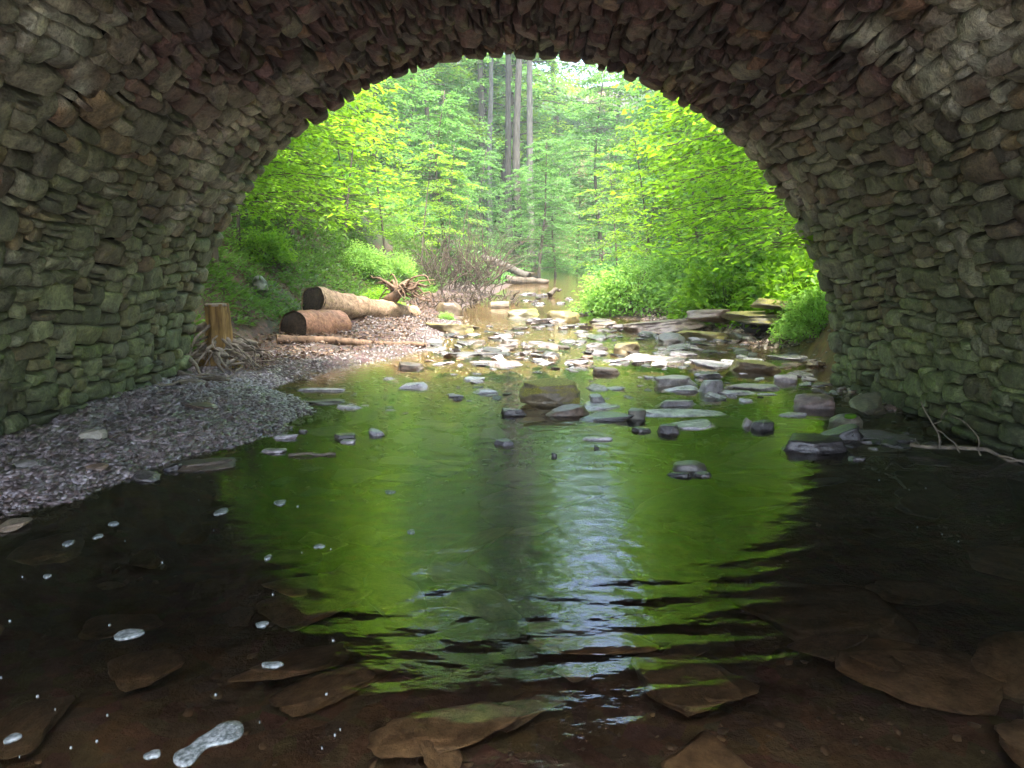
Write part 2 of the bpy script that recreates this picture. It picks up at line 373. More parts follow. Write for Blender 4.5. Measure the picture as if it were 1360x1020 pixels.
# ------------------------------------------------------------------ the bridge
RA, CZ, HV = 4.0, -.13, 1.0        # arch radius, height of its centre, depth of the footing
Y0, Y1 = -.4, 9.3
ARC = math.pi * RA; VT = ARC + 2 * HV
def hit(px, py):       # where the photo pixel meets the vault
    cx = (px - 680) / F; cy = (510 - py) / F
    d = np.array([cx, math.cos(PITCH) + cy * math.sin(PITCH), -math.sin(PITCH) + cy * math.cos(PITCH)]); o = np.array([0, 0, CH - CZ])
    a = d[0] ** 2 + d[2] ** 2; b = 2 * o[2] * d[2]; c = o[2] ** 2 - RA ** 2; t = (-b + math.sqrt(b * b - 4 * a * c)) / (2 * a)
    return np.array([d[0] * t, d[1] * t, CH + d[2] * t])
LIME1 = [(hit(*q), r) for q, r in (((385, 105), .30), ((340, 140), .34), ((300, 175), .36), ((265, 215), .36), ((285, 250), .32), ((250, 180), .25), ((235, 280), .3), ((1000, 190), .25), ((1060, 250), .28))]
LIME2 = [(hit(*q), r) for q, r in (((75, 45), .20), ((95, 115), .14), ((30, 20), .22), ((105, 85), .10), ((1290, 65), .26), ((1260, 110), .2), ((1180, 50), .24), ((1310, 25), .3), ((1235, 80), .2), ((1335, 120), .12), ((1255, 290), .07), ((1150, 30), .2), ((150, 15), .1))]
def barrel(u, v, wd):
    """u along the stream, v along the section from the left footing, wd inward"""
    u, v, wd = np.broadcast_arrays(np.asarray(u, float), np.asarray(v, float), np.asarray(wd, float))
    th = np.clip((v - HV) / RA, 0, math.pi); low = np.minimum(v - HV, 0) + np.minimum(VT - HV - v, 0)
    r = RA - wd; x = -np.cos(th) * r; z = CZ + np.sin(th) * r + low
    return np.stack([x, u, z], -1)

G9 = np.array([-1, -.965, -.86, -.62, -.3, 0, .3, .62, .86, .965, 1.0])
G5 = np.array([-1, -.9, 0, .9, 1.0])
def stones(mb, rects, lo=False):
    rs = np.random.default_rng(5 + len(rects)); g = G5 if lo else G9; n = len(g)
    A, B = np.meshgrid(g, g); j = np.arange(n - 1); I, J = np.meshgrid(j, j)
    Q = np.stack([I + J * n, I + 1 + J * n, I + 1 + (J + 1) * n, I + (J + 1) * n], -1).reshape(-1, 4)
    for (u0, u1, v0, v1, kind) in rects:
        uc, vc = (u0 + u1) / 2, (v0 + v1) / 2; hu, hv = (u1 - u0) / 2, (v1 - v0) / 2
        s = min(1, max(0, (vc - HV) / ARC)); up = float(sm(.24, .36, s) * (1 - sm(.66, .78, s)))   # 1 under the crown
        rim = kind == 1
        jit = (.22 if up < .5 else .24) * (.3 if rim else 1)
        c = rs.normal(0, jit * .55, (4, 2)) * np.array([min(hu, .16), min(hv, .11)]); c = np.clip(c, -.05, .05)
        Wt = [(1 - A) * (1 - B) / 4, (1 + A) * (1 - B) / 4, (1 + A) * (1 + B) / 4, (1 - A) * (1 + B) / 4]
        rnd = (.01 + .08 * rs.random()) * (1 - .5 * up)          # corner rounding
        k = 1 - rnd * (A * A * B * B)
        U = uc + A * k * (hu - .004) + sum(Wt[q] * c[q, 0] for q in range(4)); Vv = vc + B * k * (hv - .004) + sum(Wt[q] * c[q, 1] for q in range(4))
        # wavy courses
        wv = vnoise(np.stack([U * .8, Vv * .5, U * 0], -1), 41) * .07; Vv = Vv + wv * (0 if rim else 1)
        P0 = np.stack([U, Vv, U * 0 + vc * 5], -1)
        edge = np.maximum(np.abs(A), np.abs(B)); er = (np.abs(A) ** 4 + np.abs(B) ** 4) ** .25
        prot = (.035 + .055 * rs.random()) if up < .5 else (.04 + .09 * rs.random() ** 1.3)
        if rim: prot = .055 + .055 * rs.random()
        pw = 10.0 + 9 * rs.random() if up < .5 else 12.0
        H = prot * (1 - np.clip(er, 0, 1) ** pw * (.60 if up < .5 else .35))
        tl = rs.normal(0, 1, 2) * (.012 if up < .5 else .020); H = H + tl[0] * A + tl[1] * B * (1 if up < .5 else 1.3)
        if rim: H = prot * (1 - np.clip(er, 0, 1) ** 11 * .9)
        if up >= .5 and not rim: H = H + .055 * (B * (1 if s < .5 else -1)) * (rs.random() * .6)   # shingled slabs
        if up >= .3 and not rim:   # broken layered faces
            q = fbm(P0 * np.array([3.0, 9.0, 1]), 61, 2) * .05; H = H + np.round(q / .014) * .014
        H = H + fbm(P0 * 8, 51, 4) * (.022 if rim else .036 if up < .5 else .040) * (1 - .5 * (edge > .95))
        H = np.where(edge > .999, -.10, H); H = np.maximum(H, -.10)
        if not rim: U = U + vnoise(P0 * 9, 71) * .020; Vv = Vv + vnoise(P0 * 9, 72) * .018
        V = barrel(U, Vv, H).reshape(-1, 3)
        # colour of this stone
        r = rs.random()
        red = np.array([.125, .072, .068]); dk = np.array([.07, .055, .052]); gy = np.array([.19, .175, .135]); gn = np.array([.17, .22, .075]); br = np.array([.20, .125, .085])
        if up > .5: c3 = red * (.40 + .85 * rs.random() ** 1.3) if r < .66 else (dk if r < .88 else (br if r < .95 else gy * .9))
        else:
            zc = float(barrel(uc, vc, 0)[2]); mossy = max(0, 1 - zc / 3.0) ** .7
            c3 = gy * (.45 + .95 * rs.random() ** 1.3)
            if r < .20: c3 = red * 1.1
            elif r < .30: c3 = dk * 1.2
            elif r < .36: c3 = br
            c3 = c3 * (1 - .75 * mossy) + gn * (.40 + .85 * rs.random() ** 1.3) * .75 * mossy
            if up > 0: c3 = c3 * (1 - up) + up * red
            if zc < .35: c3 = c3 * (.45 + .55 * max(0, zc / .35))     # damp footing stones
        # lime streaks where water seeps through the vault
        PP = barrel(uc, vc, 0); C = np.tile(c3, (n * n, 1))
        W3 = V
        def blob(cx, cy, cz, rr): return np.clip(1.3 - np.sqrt(((W3 - np.array([cx, cy, cz])) ** 2).sum(1)) / rr + .55 * fbm(W3 * 5, 91, 3), 0, 1)
        cen = V.mean(0); z0 = np.zeros(n * n)
        near1 = [blob(*q, r) for q, r in LIME1 if np.abs(q - cen).sum() < 2.5]; near2 = [blob(*q, r) for q, r in LIME2 if np.abs(q - cen).sum() < 2]
        e = np.maximum.reduce(near1 + [z0]); e2 = np.maximum.reduce(near2 + [z0])
        C = C * (1 - .72 * e[:, None]) + np.array([.42, .38, .32]) * .72 * e[:, None]
        C = C * (1 - .75 * e2[:, None]) + np.array([.50, .53, .45]) * .75 * e2[:, None]
        sp = sm(.2, .75, fbm(W3 * 1.3, 95, 3)) * (1 - up) * .45
        C = C * (1 - sp[:, None]) + np.array([.09, .115, .035]) * sp[:, None]
        mb.add(V, Q, None, C)

def pack(u0, u1, v0, v1, cu, cv, seed, sizes):
    rs = random.Random(seed); nu = int(round((u1 - u0) / cu)); nv = int(round((v1 - v0) / cv)); occ = [[False] * nu for _ in range(nv)]; out = []
    for b in range(nv):
        a = 0
        while a < nu:
            if occ[b][a]: a += 1; continue
            wd, ht = rs.choice(sizes); wd += rs.randint(-1, 1); wd = max(2, wd)
            k = 0
            while k < wd and a + k < nu and not occ[b][a + k]: k += 1
            rem = 0
            while a + k + rem < nu and not occ[b][a + k + rem] and rem < 2: rem += 1
            if rem == 1: k += 1
            wd = k
            if wd == 1: ht = min(ht, 2)
            ht = min(ht, nv - b)
            for q in range(1, ht):
                if any(occ[b + q][a + z] for z in range(wd)): ht = q; break
            for q in range(ht):
                for z in range(wd): occ[b + q][a + z] = True
            out.append((u0 + a * cu, u0 + (a + wd) * cu, v0 + b * cv, v0 + (b + ht) * cv, 0)); a += wd
    return out

def make_bridge():
    br = empty('stone_bridge', (0, Y1, 0), 0, 'old arched bridge of rough rubble stone spanning the stream, dark red under its crown', 'bridge')
    inv = Matrix.Translation((0, -Y1, 0))
    def done(o): o.data.transform(inv); return o
    szs = [(3, 2), (4, 2), (3, 2), (2, 2), (5, 3), (4, 3), (4, 1), (3, 1), (5, 2), (3, 3), (6, 2), (2, 1), (3, 1), (4, 1), (5, 4), (2, 2), (7, 2), (5, 2), (4, 2)]
    mb = MB(); stones(mb, pack(3.4, Y1 - .27, 0, VT, .074, .063, 3, szs)); 
    rs = random.Random(8); v = 0; rim = []
    while v < VT:
        h = rs.choice([.11, .15, .19, .22, .26, .31]) * rs.uniform(.9, 1.1); rim.append((Y1 - .27 + rs.uniform(-.01, .01), Y1 + rs.uniform(-.03, .05), v, v + h, 1)); v += h
    stones(mb, rim); done(mb.obj('vault', M['stone'], br))
    mb = MB(); stones(mb, pack(Y0, 3.4, 0, VT, .11, .10, 4, szs), True); done(mb.obj('vault', M['stone'], br))
    # solid masonry core: barrel skin, two faces, outer box
    n = 72; vs = np.linspace(0, VT, n); wd = -.06
    a = barrel(Y0 + .02, vs, wd); b = barrel(Y1 - .05, vs, wd)
    ox = 11.0; top = 4.7
    out = []
    for p in a:
        # radial projection to the outer box
        dx, dz = p[0], p[2] + 1.2
        t = min(ox / abs(dx) if abs(dx) > 1e-6 else 1e9, (top + 1.2) / dz if dz > 1e-6 else 1e9); out.append((dx * t, dz * t - 1.2))
    out = np.array(out); ca = np.stack([out[:, 0], np.full(n, Y0 + .02), out[:, 1]], -1); cb = ca.copy(); cb[:, 1] = Y1 - .05
    V = np.concatenate([a, b, ca, cb]); i = np.arange(n - 1)
    Q = np.concatenate([np.stack([i, i + 1, n + i + 1, n + i], -1), np.stack([2 * n + i, i * 1 + 2 * n + 1, i + 1, i], -1), np.stack([n + i, n + i + 1, 3 * n + i + 1, 3 * n + i], -1), np.stack([3 * n + i, 3 * n + i + 1, 2 * n + i + 1, 2 * n + i], -1)])
    done(build('masonry_core', V, Q, M['mortar'], br))
    # rubble facing and parapets on both faces
    mb = MB(); rs2 = np.random.default_rng(77); g = G5; nn = 5; A, B = np.meshgrid(g, g); j = np.arange(4); I, J = np.meshgrid(j, j)
    Qq = np.stack([I + J * nn, I + 1 + J * nn, I + 1 + (J + 1) * nn, I + (J + 1) * nn], -1).reshape(-1, 4)
    for (yy, sg) in ((Y1 - .05, 1), (Y0 + .02, -1)):
        z = -.4
        while z < 5.4:
            h = rs2.uniform(.18, .3); x = -10.9 + rs2.uniform(0, .3)
            while x < 10.9:
                wdt = rs2.uniform(.25, .6); xc, zc = x + wdt / 2, z + h / 2
                if math.hypot(xc, zc - CZ) > RA + .28 or (zc < CZ and abs(xc) > RA + .3):
                    k = 1 - .12 * A * A * B * B; X = xc + A * k * (wdt / 2 - .008); Z = zc + B * k * (h / 2 - .008); e = np.maximum(abs(A), abs(B))
                    D = np.where(e > .99, -.02, .05 + .02 * rs2.random()) + 0 * X
                    mb.add(np.stack([X, yy + sg * D, Z], -1).reshape(-1, 3), Qq, None, np.array([.17, .13, .11]) * rs2.uniform(.6, 1.2))
                x += wdt
            z += h
        # radial voussoirs on the face
        v = HV
        while v < VT - HV:
            h = rs2.uniform(.16, .26); vc = v + h / 2; rr = np.where(A > 0, .32, -.02) ; hh = B * (h / 2 - .008) * .97
            wdp = (A + 1) / 2 * -.36 + .03; D = np.where(np.maximum(abs(A), abs(B)) > .99, -.03, .07)
            P = barrel(0, vc + hh, wdp); P[..., 1] = yy + sg * D; mb.add(P.reshape(-1, 3), Qq, None, np.array([.16, .11, .095]) * rs2.uniform(.7, 1.2)); v += h
    done(mb.obj('spandrel', M['stone'], br))
    for yy in (Y0 + .02, Y1 - .45):
        V = []; 
        for x in (-11, 11):
            for dy in (0, .4):
                for z in (top - .02, 5.45): V.append((x, yy + dy, z))
        done(build('parapet', V, np.array([(0, 1, 3, 2), (4, 6, 7, 5), (0, 4, 5, 1), (2, 3, 7, 6), (1, 5, 7, 3), (0, 2, 6, 4)]), M['mortar'], br))
make_bridge()

# ------------------------------------------------------------------ rocks
_ico = {}
def ico(sub):
    if sub not in _ico:
        import bmesh
        bm = bmesh.new(); bmesh.ops.create_icosphere(bm, subdivisions=sub, radius=1)
        _ico[sub] = (np.array([v.co for v in bm.verts]), np.array([[v.index for v in f.verts] for f in bm.faces])); bm.free()
    return _ico[sub]
def rock_verts(dim, seed, ang=.6, sub=4, cuts=12):
    rs = np.random.default_rng(seed); V, T = ico(sub); V = V.copy()
    e = 1 + 1.6 * ang; V = V / ((np.abs(V) ** (2 * e)).sum(1) ** (1 / (2 * e)))[:, None]
    for k in range(cuts):
        n = rs.normal(size=3); n[2] *= .7; n /= np.linalg.norm(n); d = rs.uniform(.62, .95) + (1 - ang) * .12
        q = V @ n; f = np.where(q > d, d / np.maximum(q, 1e-6), 1); V = V * (1 + (f - 1) * min(1, .6 + .6 * ang))[:, None]
    # bedding layers and roughness
    V += fbm(V * 1.3 + seed * 1.31, seed, 2)[:, None] * V * .14
    V *= (1 + .09 * fbm(V * 4 + seed, seed + 3, 4))[:, None]
    tp = np.array([rs.normal(0, .10), rs.normal(0, .07) - .05, 1.0]); q = V @ tp; lim = .50 if ang > .3 else .75; V[:, 2] -= np.maximum(q - lim, 0) * .9
    V[:, 2] += (.22 * V[:, 0] * rs.normal() + .14 * V[:, 1] * rs.normal()) * .6
    V[:, :2] *= (1 + .035 * vnoise(np.stack([V[:, 2] * 6, V[:, 0] * .4, V[:, 1] * .4], -1), seed + 5))[:, None]
    lowz = V[:, 2] < 0; V[lowz, :2] *= (1 + .35 * np.clip(-V[lowz, 2], 0, .8))[:, None]
    return V * np.asarray(dim) / 2, T
def rock(p, dim, label, seed, col, mat='rock', ang=.6, rz=None, tilt=(0, 0), name='rock', cat='rock', group=None, sub=4, sink=.3):
    V, T = rock_verts(dim, seed, ang, sub); o = build(name, V, T, M[mat], None, True)
    o.location = (p[0], p[1], p[2] + dim[2] * (.5 - sink)); rs = random.Random(seed)
    o.rotation_euler = (tilt[0], tilt[1], rs.uniform(-.25, .25) if rz is None else rz)
    if p[1] > 12 and mat != 'moss': col = tuple(q * .45 for q in col)  # rocks beyond the bridge's shade coloured darker to offset the sun
    o.color = (*col, 1)
    if ang > .5: o.modifiers.clear()
    return tag(o, label, cat, group)
PK = (.38, .32, .32); GR = (.34, .32, .33); DK = (.12, .108, .11); BK = (.045, .04, .042); BR = (.20, .14, .10); LV = (.55, .51, .55); TN = (.30, .24, .18)  # lavender and grey tones carry sky sheen and make up for bridge shade
def pr(px, py, wpx, hpx, label, col, mat='rock', seed=None, dep=.75, ang=.6, z=None, name='rock', sink=.42, rz=None, tilt=(0, 0), sub=4):
    """rock whose visible outline in the photo is wpx x hpx with its foot at (px, py)"""
    p = at(px, py, z=z); s = ppm(p.y); wd = wpx / s; dd = wd * dep; sl = CH / p.y
    hh = max(.035, hpx / s - dd * sl * .75) * .95 / (1 - sink)
    p.y += dd * .45; p.z = (float(wz(p.y)) if z is None else z)
    return rock(p, (wd, dd, hh), label, seed or int(px * 7 + py), col, mat, ang, rz, tilt, name, 'rock', None, sub, sink)
pr(731, 541, 84, 46, 'large boulder with golden-green moss on its crown, standing in mid stream', (.26, .21, .13), 'litmoss', 21, .7, .2, name='mossy_boulder', sub=5, sink=.15)
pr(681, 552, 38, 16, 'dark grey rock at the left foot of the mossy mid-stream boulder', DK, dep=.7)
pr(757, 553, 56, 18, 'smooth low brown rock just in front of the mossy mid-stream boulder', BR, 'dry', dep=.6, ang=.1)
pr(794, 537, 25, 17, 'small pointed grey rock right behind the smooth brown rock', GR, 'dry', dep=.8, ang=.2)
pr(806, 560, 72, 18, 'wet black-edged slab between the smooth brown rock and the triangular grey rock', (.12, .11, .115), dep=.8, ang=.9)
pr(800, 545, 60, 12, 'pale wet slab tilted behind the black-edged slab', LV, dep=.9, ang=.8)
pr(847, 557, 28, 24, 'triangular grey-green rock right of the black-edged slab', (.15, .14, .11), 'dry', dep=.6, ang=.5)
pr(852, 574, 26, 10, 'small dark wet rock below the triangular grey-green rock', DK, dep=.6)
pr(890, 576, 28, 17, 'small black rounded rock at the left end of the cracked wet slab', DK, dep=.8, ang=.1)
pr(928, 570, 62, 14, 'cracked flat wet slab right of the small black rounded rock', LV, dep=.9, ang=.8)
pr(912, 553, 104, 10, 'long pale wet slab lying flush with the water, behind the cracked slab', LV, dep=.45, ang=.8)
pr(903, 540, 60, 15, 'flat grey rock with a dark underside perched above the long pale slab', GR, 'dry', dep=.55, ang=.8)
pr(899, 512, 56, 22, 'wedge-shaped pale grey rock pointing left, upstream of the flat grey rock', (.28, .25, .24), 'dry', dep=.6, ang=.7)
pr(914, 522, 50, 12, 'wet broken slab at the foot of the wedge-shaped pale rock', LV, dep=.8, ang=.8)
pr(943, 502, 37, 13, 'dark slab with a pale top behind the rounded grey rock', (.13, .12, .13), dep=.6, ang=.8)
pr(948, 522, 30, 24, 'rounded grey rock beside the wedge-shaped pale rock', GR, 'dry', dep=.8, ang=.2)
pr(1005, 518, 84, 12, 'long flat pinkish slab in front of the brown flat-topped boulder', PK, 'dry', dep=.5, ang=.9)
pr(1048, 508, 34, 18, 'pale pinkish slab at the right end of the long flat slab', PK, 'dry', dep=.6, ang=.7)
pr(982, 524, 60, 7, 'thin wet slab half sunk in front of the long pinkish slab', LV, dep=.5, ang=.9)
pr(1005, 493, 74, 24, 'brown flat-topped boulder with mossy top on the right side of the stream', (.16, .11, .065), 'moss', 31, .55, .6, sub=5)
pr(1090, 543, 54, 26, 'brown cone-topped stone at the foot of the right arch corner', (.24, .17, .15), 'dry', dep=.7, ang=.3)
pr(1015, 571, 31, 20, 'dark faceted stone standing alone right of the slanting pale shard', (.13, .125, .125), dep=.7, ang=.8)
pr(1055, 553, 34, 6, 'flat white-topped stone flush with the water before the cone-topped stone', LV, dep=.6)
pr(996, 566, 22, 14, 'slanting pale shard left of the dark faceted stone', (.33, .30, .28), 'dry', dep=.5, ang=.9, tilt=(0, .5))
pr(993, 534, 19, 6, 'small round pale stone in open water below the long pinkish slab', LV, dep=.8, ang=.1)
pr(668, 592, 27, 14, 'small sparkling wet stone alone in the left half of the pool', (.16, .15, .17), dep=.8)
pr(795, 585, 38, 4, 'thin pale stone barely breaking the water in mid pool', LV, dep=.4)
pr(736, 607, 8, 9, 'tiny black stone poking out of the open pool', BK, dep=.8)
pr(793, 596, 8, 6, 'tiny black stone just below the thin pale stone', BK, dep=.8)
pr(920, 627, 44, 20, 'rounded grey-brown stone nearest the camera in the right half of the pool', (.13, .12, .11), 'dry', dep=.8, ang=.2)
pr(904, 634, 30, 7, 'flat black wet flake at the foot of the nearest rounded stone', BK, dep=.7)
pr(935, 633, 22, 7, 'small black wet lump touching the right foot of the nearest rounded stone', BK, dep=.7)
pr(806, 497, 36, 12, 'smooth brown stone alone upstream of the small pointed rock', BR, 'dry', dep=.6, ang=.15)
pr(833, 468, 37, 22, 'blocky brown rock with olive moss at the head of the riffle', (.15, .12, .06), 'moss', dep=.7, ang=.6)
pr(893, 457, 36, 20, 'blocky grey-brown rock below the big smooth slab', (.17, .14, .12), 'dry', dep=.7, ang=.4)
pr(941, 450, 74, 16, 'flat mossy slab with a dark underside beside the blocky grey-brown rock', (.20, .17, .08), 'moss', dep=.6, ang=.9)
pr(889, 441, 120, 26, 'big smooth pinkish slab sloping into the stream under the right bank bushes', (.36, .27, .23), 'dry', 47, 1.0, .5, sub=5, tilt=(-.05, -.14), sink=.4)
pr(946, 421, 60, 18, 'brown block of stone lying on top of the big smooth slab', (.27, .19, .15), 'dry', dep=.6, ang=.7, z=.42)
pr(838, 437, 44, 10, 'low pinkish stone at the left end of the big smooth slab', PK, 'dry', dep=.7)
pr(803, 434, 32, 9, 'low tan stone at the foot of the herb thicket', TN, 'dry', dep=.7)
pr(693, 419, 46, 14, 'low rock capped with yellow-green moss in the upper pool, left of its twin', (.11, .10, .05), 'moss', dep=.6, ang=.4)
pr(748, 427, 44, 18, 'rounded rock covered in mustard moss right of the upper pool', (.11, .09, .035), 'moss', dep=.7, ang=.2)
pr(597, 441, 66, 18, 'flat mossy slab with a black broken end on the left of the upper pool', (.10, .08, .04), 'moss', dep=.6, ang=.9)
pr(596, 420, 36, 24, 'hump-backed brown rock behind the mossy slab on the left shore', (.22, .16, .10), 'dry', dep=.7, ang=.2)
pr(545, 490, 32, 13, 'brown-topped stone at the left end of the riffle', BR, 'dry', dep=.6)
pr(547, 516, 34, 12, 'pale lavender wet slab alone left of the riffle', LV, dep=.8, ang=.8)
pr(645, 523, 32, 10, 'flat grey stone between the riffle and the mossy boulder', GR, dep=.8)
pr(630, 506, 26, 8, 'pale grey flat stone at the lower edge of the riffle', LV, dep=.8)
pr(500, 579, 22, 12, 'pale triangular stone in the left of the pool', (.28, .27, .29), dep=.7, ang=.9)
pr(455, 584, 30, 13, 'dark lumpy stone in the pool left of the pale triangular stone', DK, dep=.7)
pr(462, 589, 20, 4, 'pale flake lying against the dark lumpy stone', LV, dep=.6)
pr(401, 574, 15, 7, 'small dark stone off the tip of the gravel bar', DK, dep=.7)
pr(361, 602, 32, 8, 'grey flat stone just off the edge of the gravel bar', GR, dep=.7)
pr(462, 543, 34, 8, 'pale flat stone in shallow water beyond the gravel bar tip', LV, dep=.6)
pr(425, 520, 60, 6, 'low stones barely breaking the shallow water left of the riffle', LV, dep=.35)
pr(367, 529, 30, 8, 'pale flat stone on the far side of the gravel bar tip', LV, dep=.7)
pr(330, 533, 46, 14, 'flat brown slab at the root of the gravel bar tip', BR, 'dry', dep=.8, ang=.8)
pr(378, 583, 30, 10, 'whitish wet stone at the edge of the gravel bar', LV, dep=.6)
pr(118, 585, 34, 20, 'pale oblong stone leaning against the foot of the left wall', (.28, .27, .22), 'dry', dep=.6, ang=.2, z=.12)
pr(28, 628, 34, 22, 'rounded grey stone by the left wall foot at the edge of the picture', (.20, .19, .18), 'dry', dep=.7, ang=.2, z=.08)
pr(228, 626, 26, 15, 'black square stone at the water edge of the gravel bar', BK, dep=.8, ang=.9)
pr(188, 640, 44, 18, 'dark jagged wet stones at the gravel bar edge, left of the black square stone', DK, dep=.8, ang=.8)
pr(184, 589, 26, 12, 'small pinkish stone lying on the gravel bar', PK, 'dry', dep=.8, z=.08)
pr(122, 624, 30, 8, 'flat brown pebble slab on the dark end of the gravel bar', BR, 'dry', dep=.8, z=.06)
pr(264, 545, 44, 16, 'flat brown slab among the driftwood on the gravel bar', BR, 'dry', dep=.9, ang=.8, z=.12)
pr(1092, 603, 84, 36, 'long black wet rock on the right edge of the pool', BK, 'rock', 61, .6, .7, sub=5)
pr(1118, 583, 50, 20, 'black slab leaning behind the long black rock', BK, dep=.6, ang=.9, tilt=(0, -.3))
mt = pr(1130, 570, 42, 26, 'rounded stone with a bright green moss patch at the right wall foot', (.16, .14, .10), 'dry', dep=.8, ang=.1)
pr(1175, 586, 90, 10, 'wet flat stone between the long black rock and the right wall', (.16, .15, .16), dep=.7, ang=.8)
pr(1142, 612, 22, 10, 'small black stone in front of the long black rock', BK, dep=.8)
pr(1055, 478, 60, 10, 'low grey stone right of the brown flat-topped boulder', GR, dep=.8)
# bright moss cushion growing on the rounded stone
V, T = rock_verts((.11, .09, .05), 5, .1, 3); mc = build('moss_cushion', V, T, M['leafB'], mt, True); mc.location = (-.02, -.10, .10); mc['label'] = 'bright green moss patch'
p = at(346, 400, y=14.6); rock((p.x, p.y, float(ground(p.x, p.y)) + .05), (.28, .26, .36), 'grey-green boulder half buried in the leaf-strewn left slope', 71, (.16, .18, .13), 'dry', .3, sink=.2)
# undercut ledge on the right bank
led = empty('rock_ledge', at(1045, 456) + Vector((0, 0, -.12)), 0, 'dark undercut rock ledge with mossy layers beneath the right bank bushes', 'rock ledge')
for k, (dx, dy, dz, a, b, c, sd_, cl) in enumerate([(0, .5, .56, 1.9, 1.3, .26, 81, (.10, .085, .05)), (.75, .35, .10, .9, .7, .34, 82, (.05, .045, .035)), (-.5, .5, .14, .7, .6, .26, 83, (.05, .045, .035)), (.2, 1.1, .25, 1.8, .5, .5, 84, (.03, .026, .02)), (-.05, .35, .80, 1.0, .8, .24, 85, (.13, .10, .07))]):
    V, T = rock_verts((a, b, c), sd_, .8, 4); o = build('ledge_slab', V, T, M['moss' if k in (0, 4) else 'dry'], led, True); o.location = (dx, dy, dz); o.color = (*cl, 1)

# loose stones of the riffle: each one an object
rs = random.Random(3); protos = []
for k in range(14):
    V, T = rock_verts((1, .75 + .05 * (k % 4), .26 + .04 * (k % 5)), 300 + k, .5 + .04 * k, 4, 16); o = build('riffle_stone', V, T, M['rock' if k % 3 else 'dry'], None, True); protos.append(o.data); bpy.data.objects.remove(o)
def scatter(n, px0, px1, py0, py1, smin, smax, label, group, keep=lambda p, px, py: True, dz=0.0, name='riffle_stone', flat=1.0, cols=(PK, GR, LV, DK, BR)):
    def describe(px, py, s, c):
        cn = {PK: 'pinkish', GR: 'grey', LV: 'pale', DK: 'dark', BR: 'brown', BK: 'black'}.get(c, 'grey'); a = 'big' if s > (smin + smax) * .5 else 'small'
        fx = (px - px0) / (px1 - px0); fy = (py - py0) / (py1 - py0)
        return a + ' ' + cn + ' ' + label + ', ' + ('far' if fy < .4 else 'near' if fy > .7 else 'middle') + ' row, ' + ('left end' if fx < .2 else 'left of centre' if fx < .45 else 'centre' if fx < .6 else 'right of centre' if fx < .8 else 'right end')
    name = {'fl': 'riffle_stone', 'sm': 'shallows_stone', 'st': 'stream_stone', 'sh': 'shore_stone', 'da': 'wallside_stone', 'lo': 'loose_stone'}[group[:2]]
    k = 0; tries = 0
    while k < n and tries < n * 30:
        tries += 1
        px = rs.uniform(px0, px1); py = rs.uniform(py0, py1); p = at(px, py)
        if not keep(p, px, py): continue
        o = bpy.data.objects.new(name, rs.choice(protos)); COL.objects.link(o); s = rs.uniform(smin, smax) * (.6 + .8 * rs.random() ** 2)
        o.scale = (s, s * rs.uniform(.7, 1.1), s * rs.uniform(.5, 1.0) * flat); o.rotation_euler = (rs.uniform(-.15, .15), rs.uniform(-.15, .15), rs.uniform(0, 6.28))
        o.location = (p.x, p.y, p.z + s * .01 + dz); c = rs.choice(cols); v = rs.uniform(.6, 1.15) * (.36 if p.y > 12 else 1); o.color = (c[0] * v, c[1] * v, c[2] * v, 1)  # darker stone colour upstream, making up for the stronger sunlight
        tag(o, describe(px, py, s, c), 'stone', group); k += 1
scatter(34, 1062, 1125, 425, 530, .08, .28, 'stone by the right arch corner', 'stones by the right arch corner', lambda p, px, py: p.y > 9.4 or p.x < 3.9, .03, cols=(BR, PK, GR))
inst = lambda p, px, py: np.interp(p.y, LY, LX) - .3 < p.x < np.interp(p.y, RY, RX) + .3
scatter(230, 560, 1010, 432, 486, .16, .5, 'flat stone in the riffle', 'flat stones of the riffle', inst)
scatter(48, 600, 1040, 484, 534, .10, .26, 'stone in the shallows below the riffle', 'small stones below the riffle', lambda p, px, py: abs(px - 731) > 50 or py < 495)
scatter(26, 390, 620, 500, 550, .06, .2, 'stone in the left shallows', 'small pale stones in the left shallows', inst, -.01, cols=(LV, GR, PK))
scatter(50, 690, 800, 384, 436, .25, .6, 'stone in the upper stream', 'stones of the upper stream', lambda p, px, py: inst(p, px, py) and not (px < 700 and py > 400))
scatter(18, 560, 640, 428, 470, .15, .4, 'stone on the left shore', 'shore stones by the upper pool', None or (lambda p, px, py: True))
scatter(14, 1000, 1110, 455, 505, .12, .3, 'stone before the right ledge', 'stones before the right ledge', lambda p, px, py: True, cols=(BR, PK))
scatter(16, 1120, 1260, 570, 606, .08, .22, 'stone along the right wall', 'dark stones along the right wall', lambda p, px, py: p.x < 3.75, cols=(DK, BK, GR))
scatter(22, 10, 240, 560, 625, .06, .16, 'stone on the gravel by the left wall', 'loose stones on the gravel bar', lambda p, px, py: p.x > -3.9 and p.x < np.interp(p.y, LY, LX) - .2, .09, cols=(GR, BR, DK))

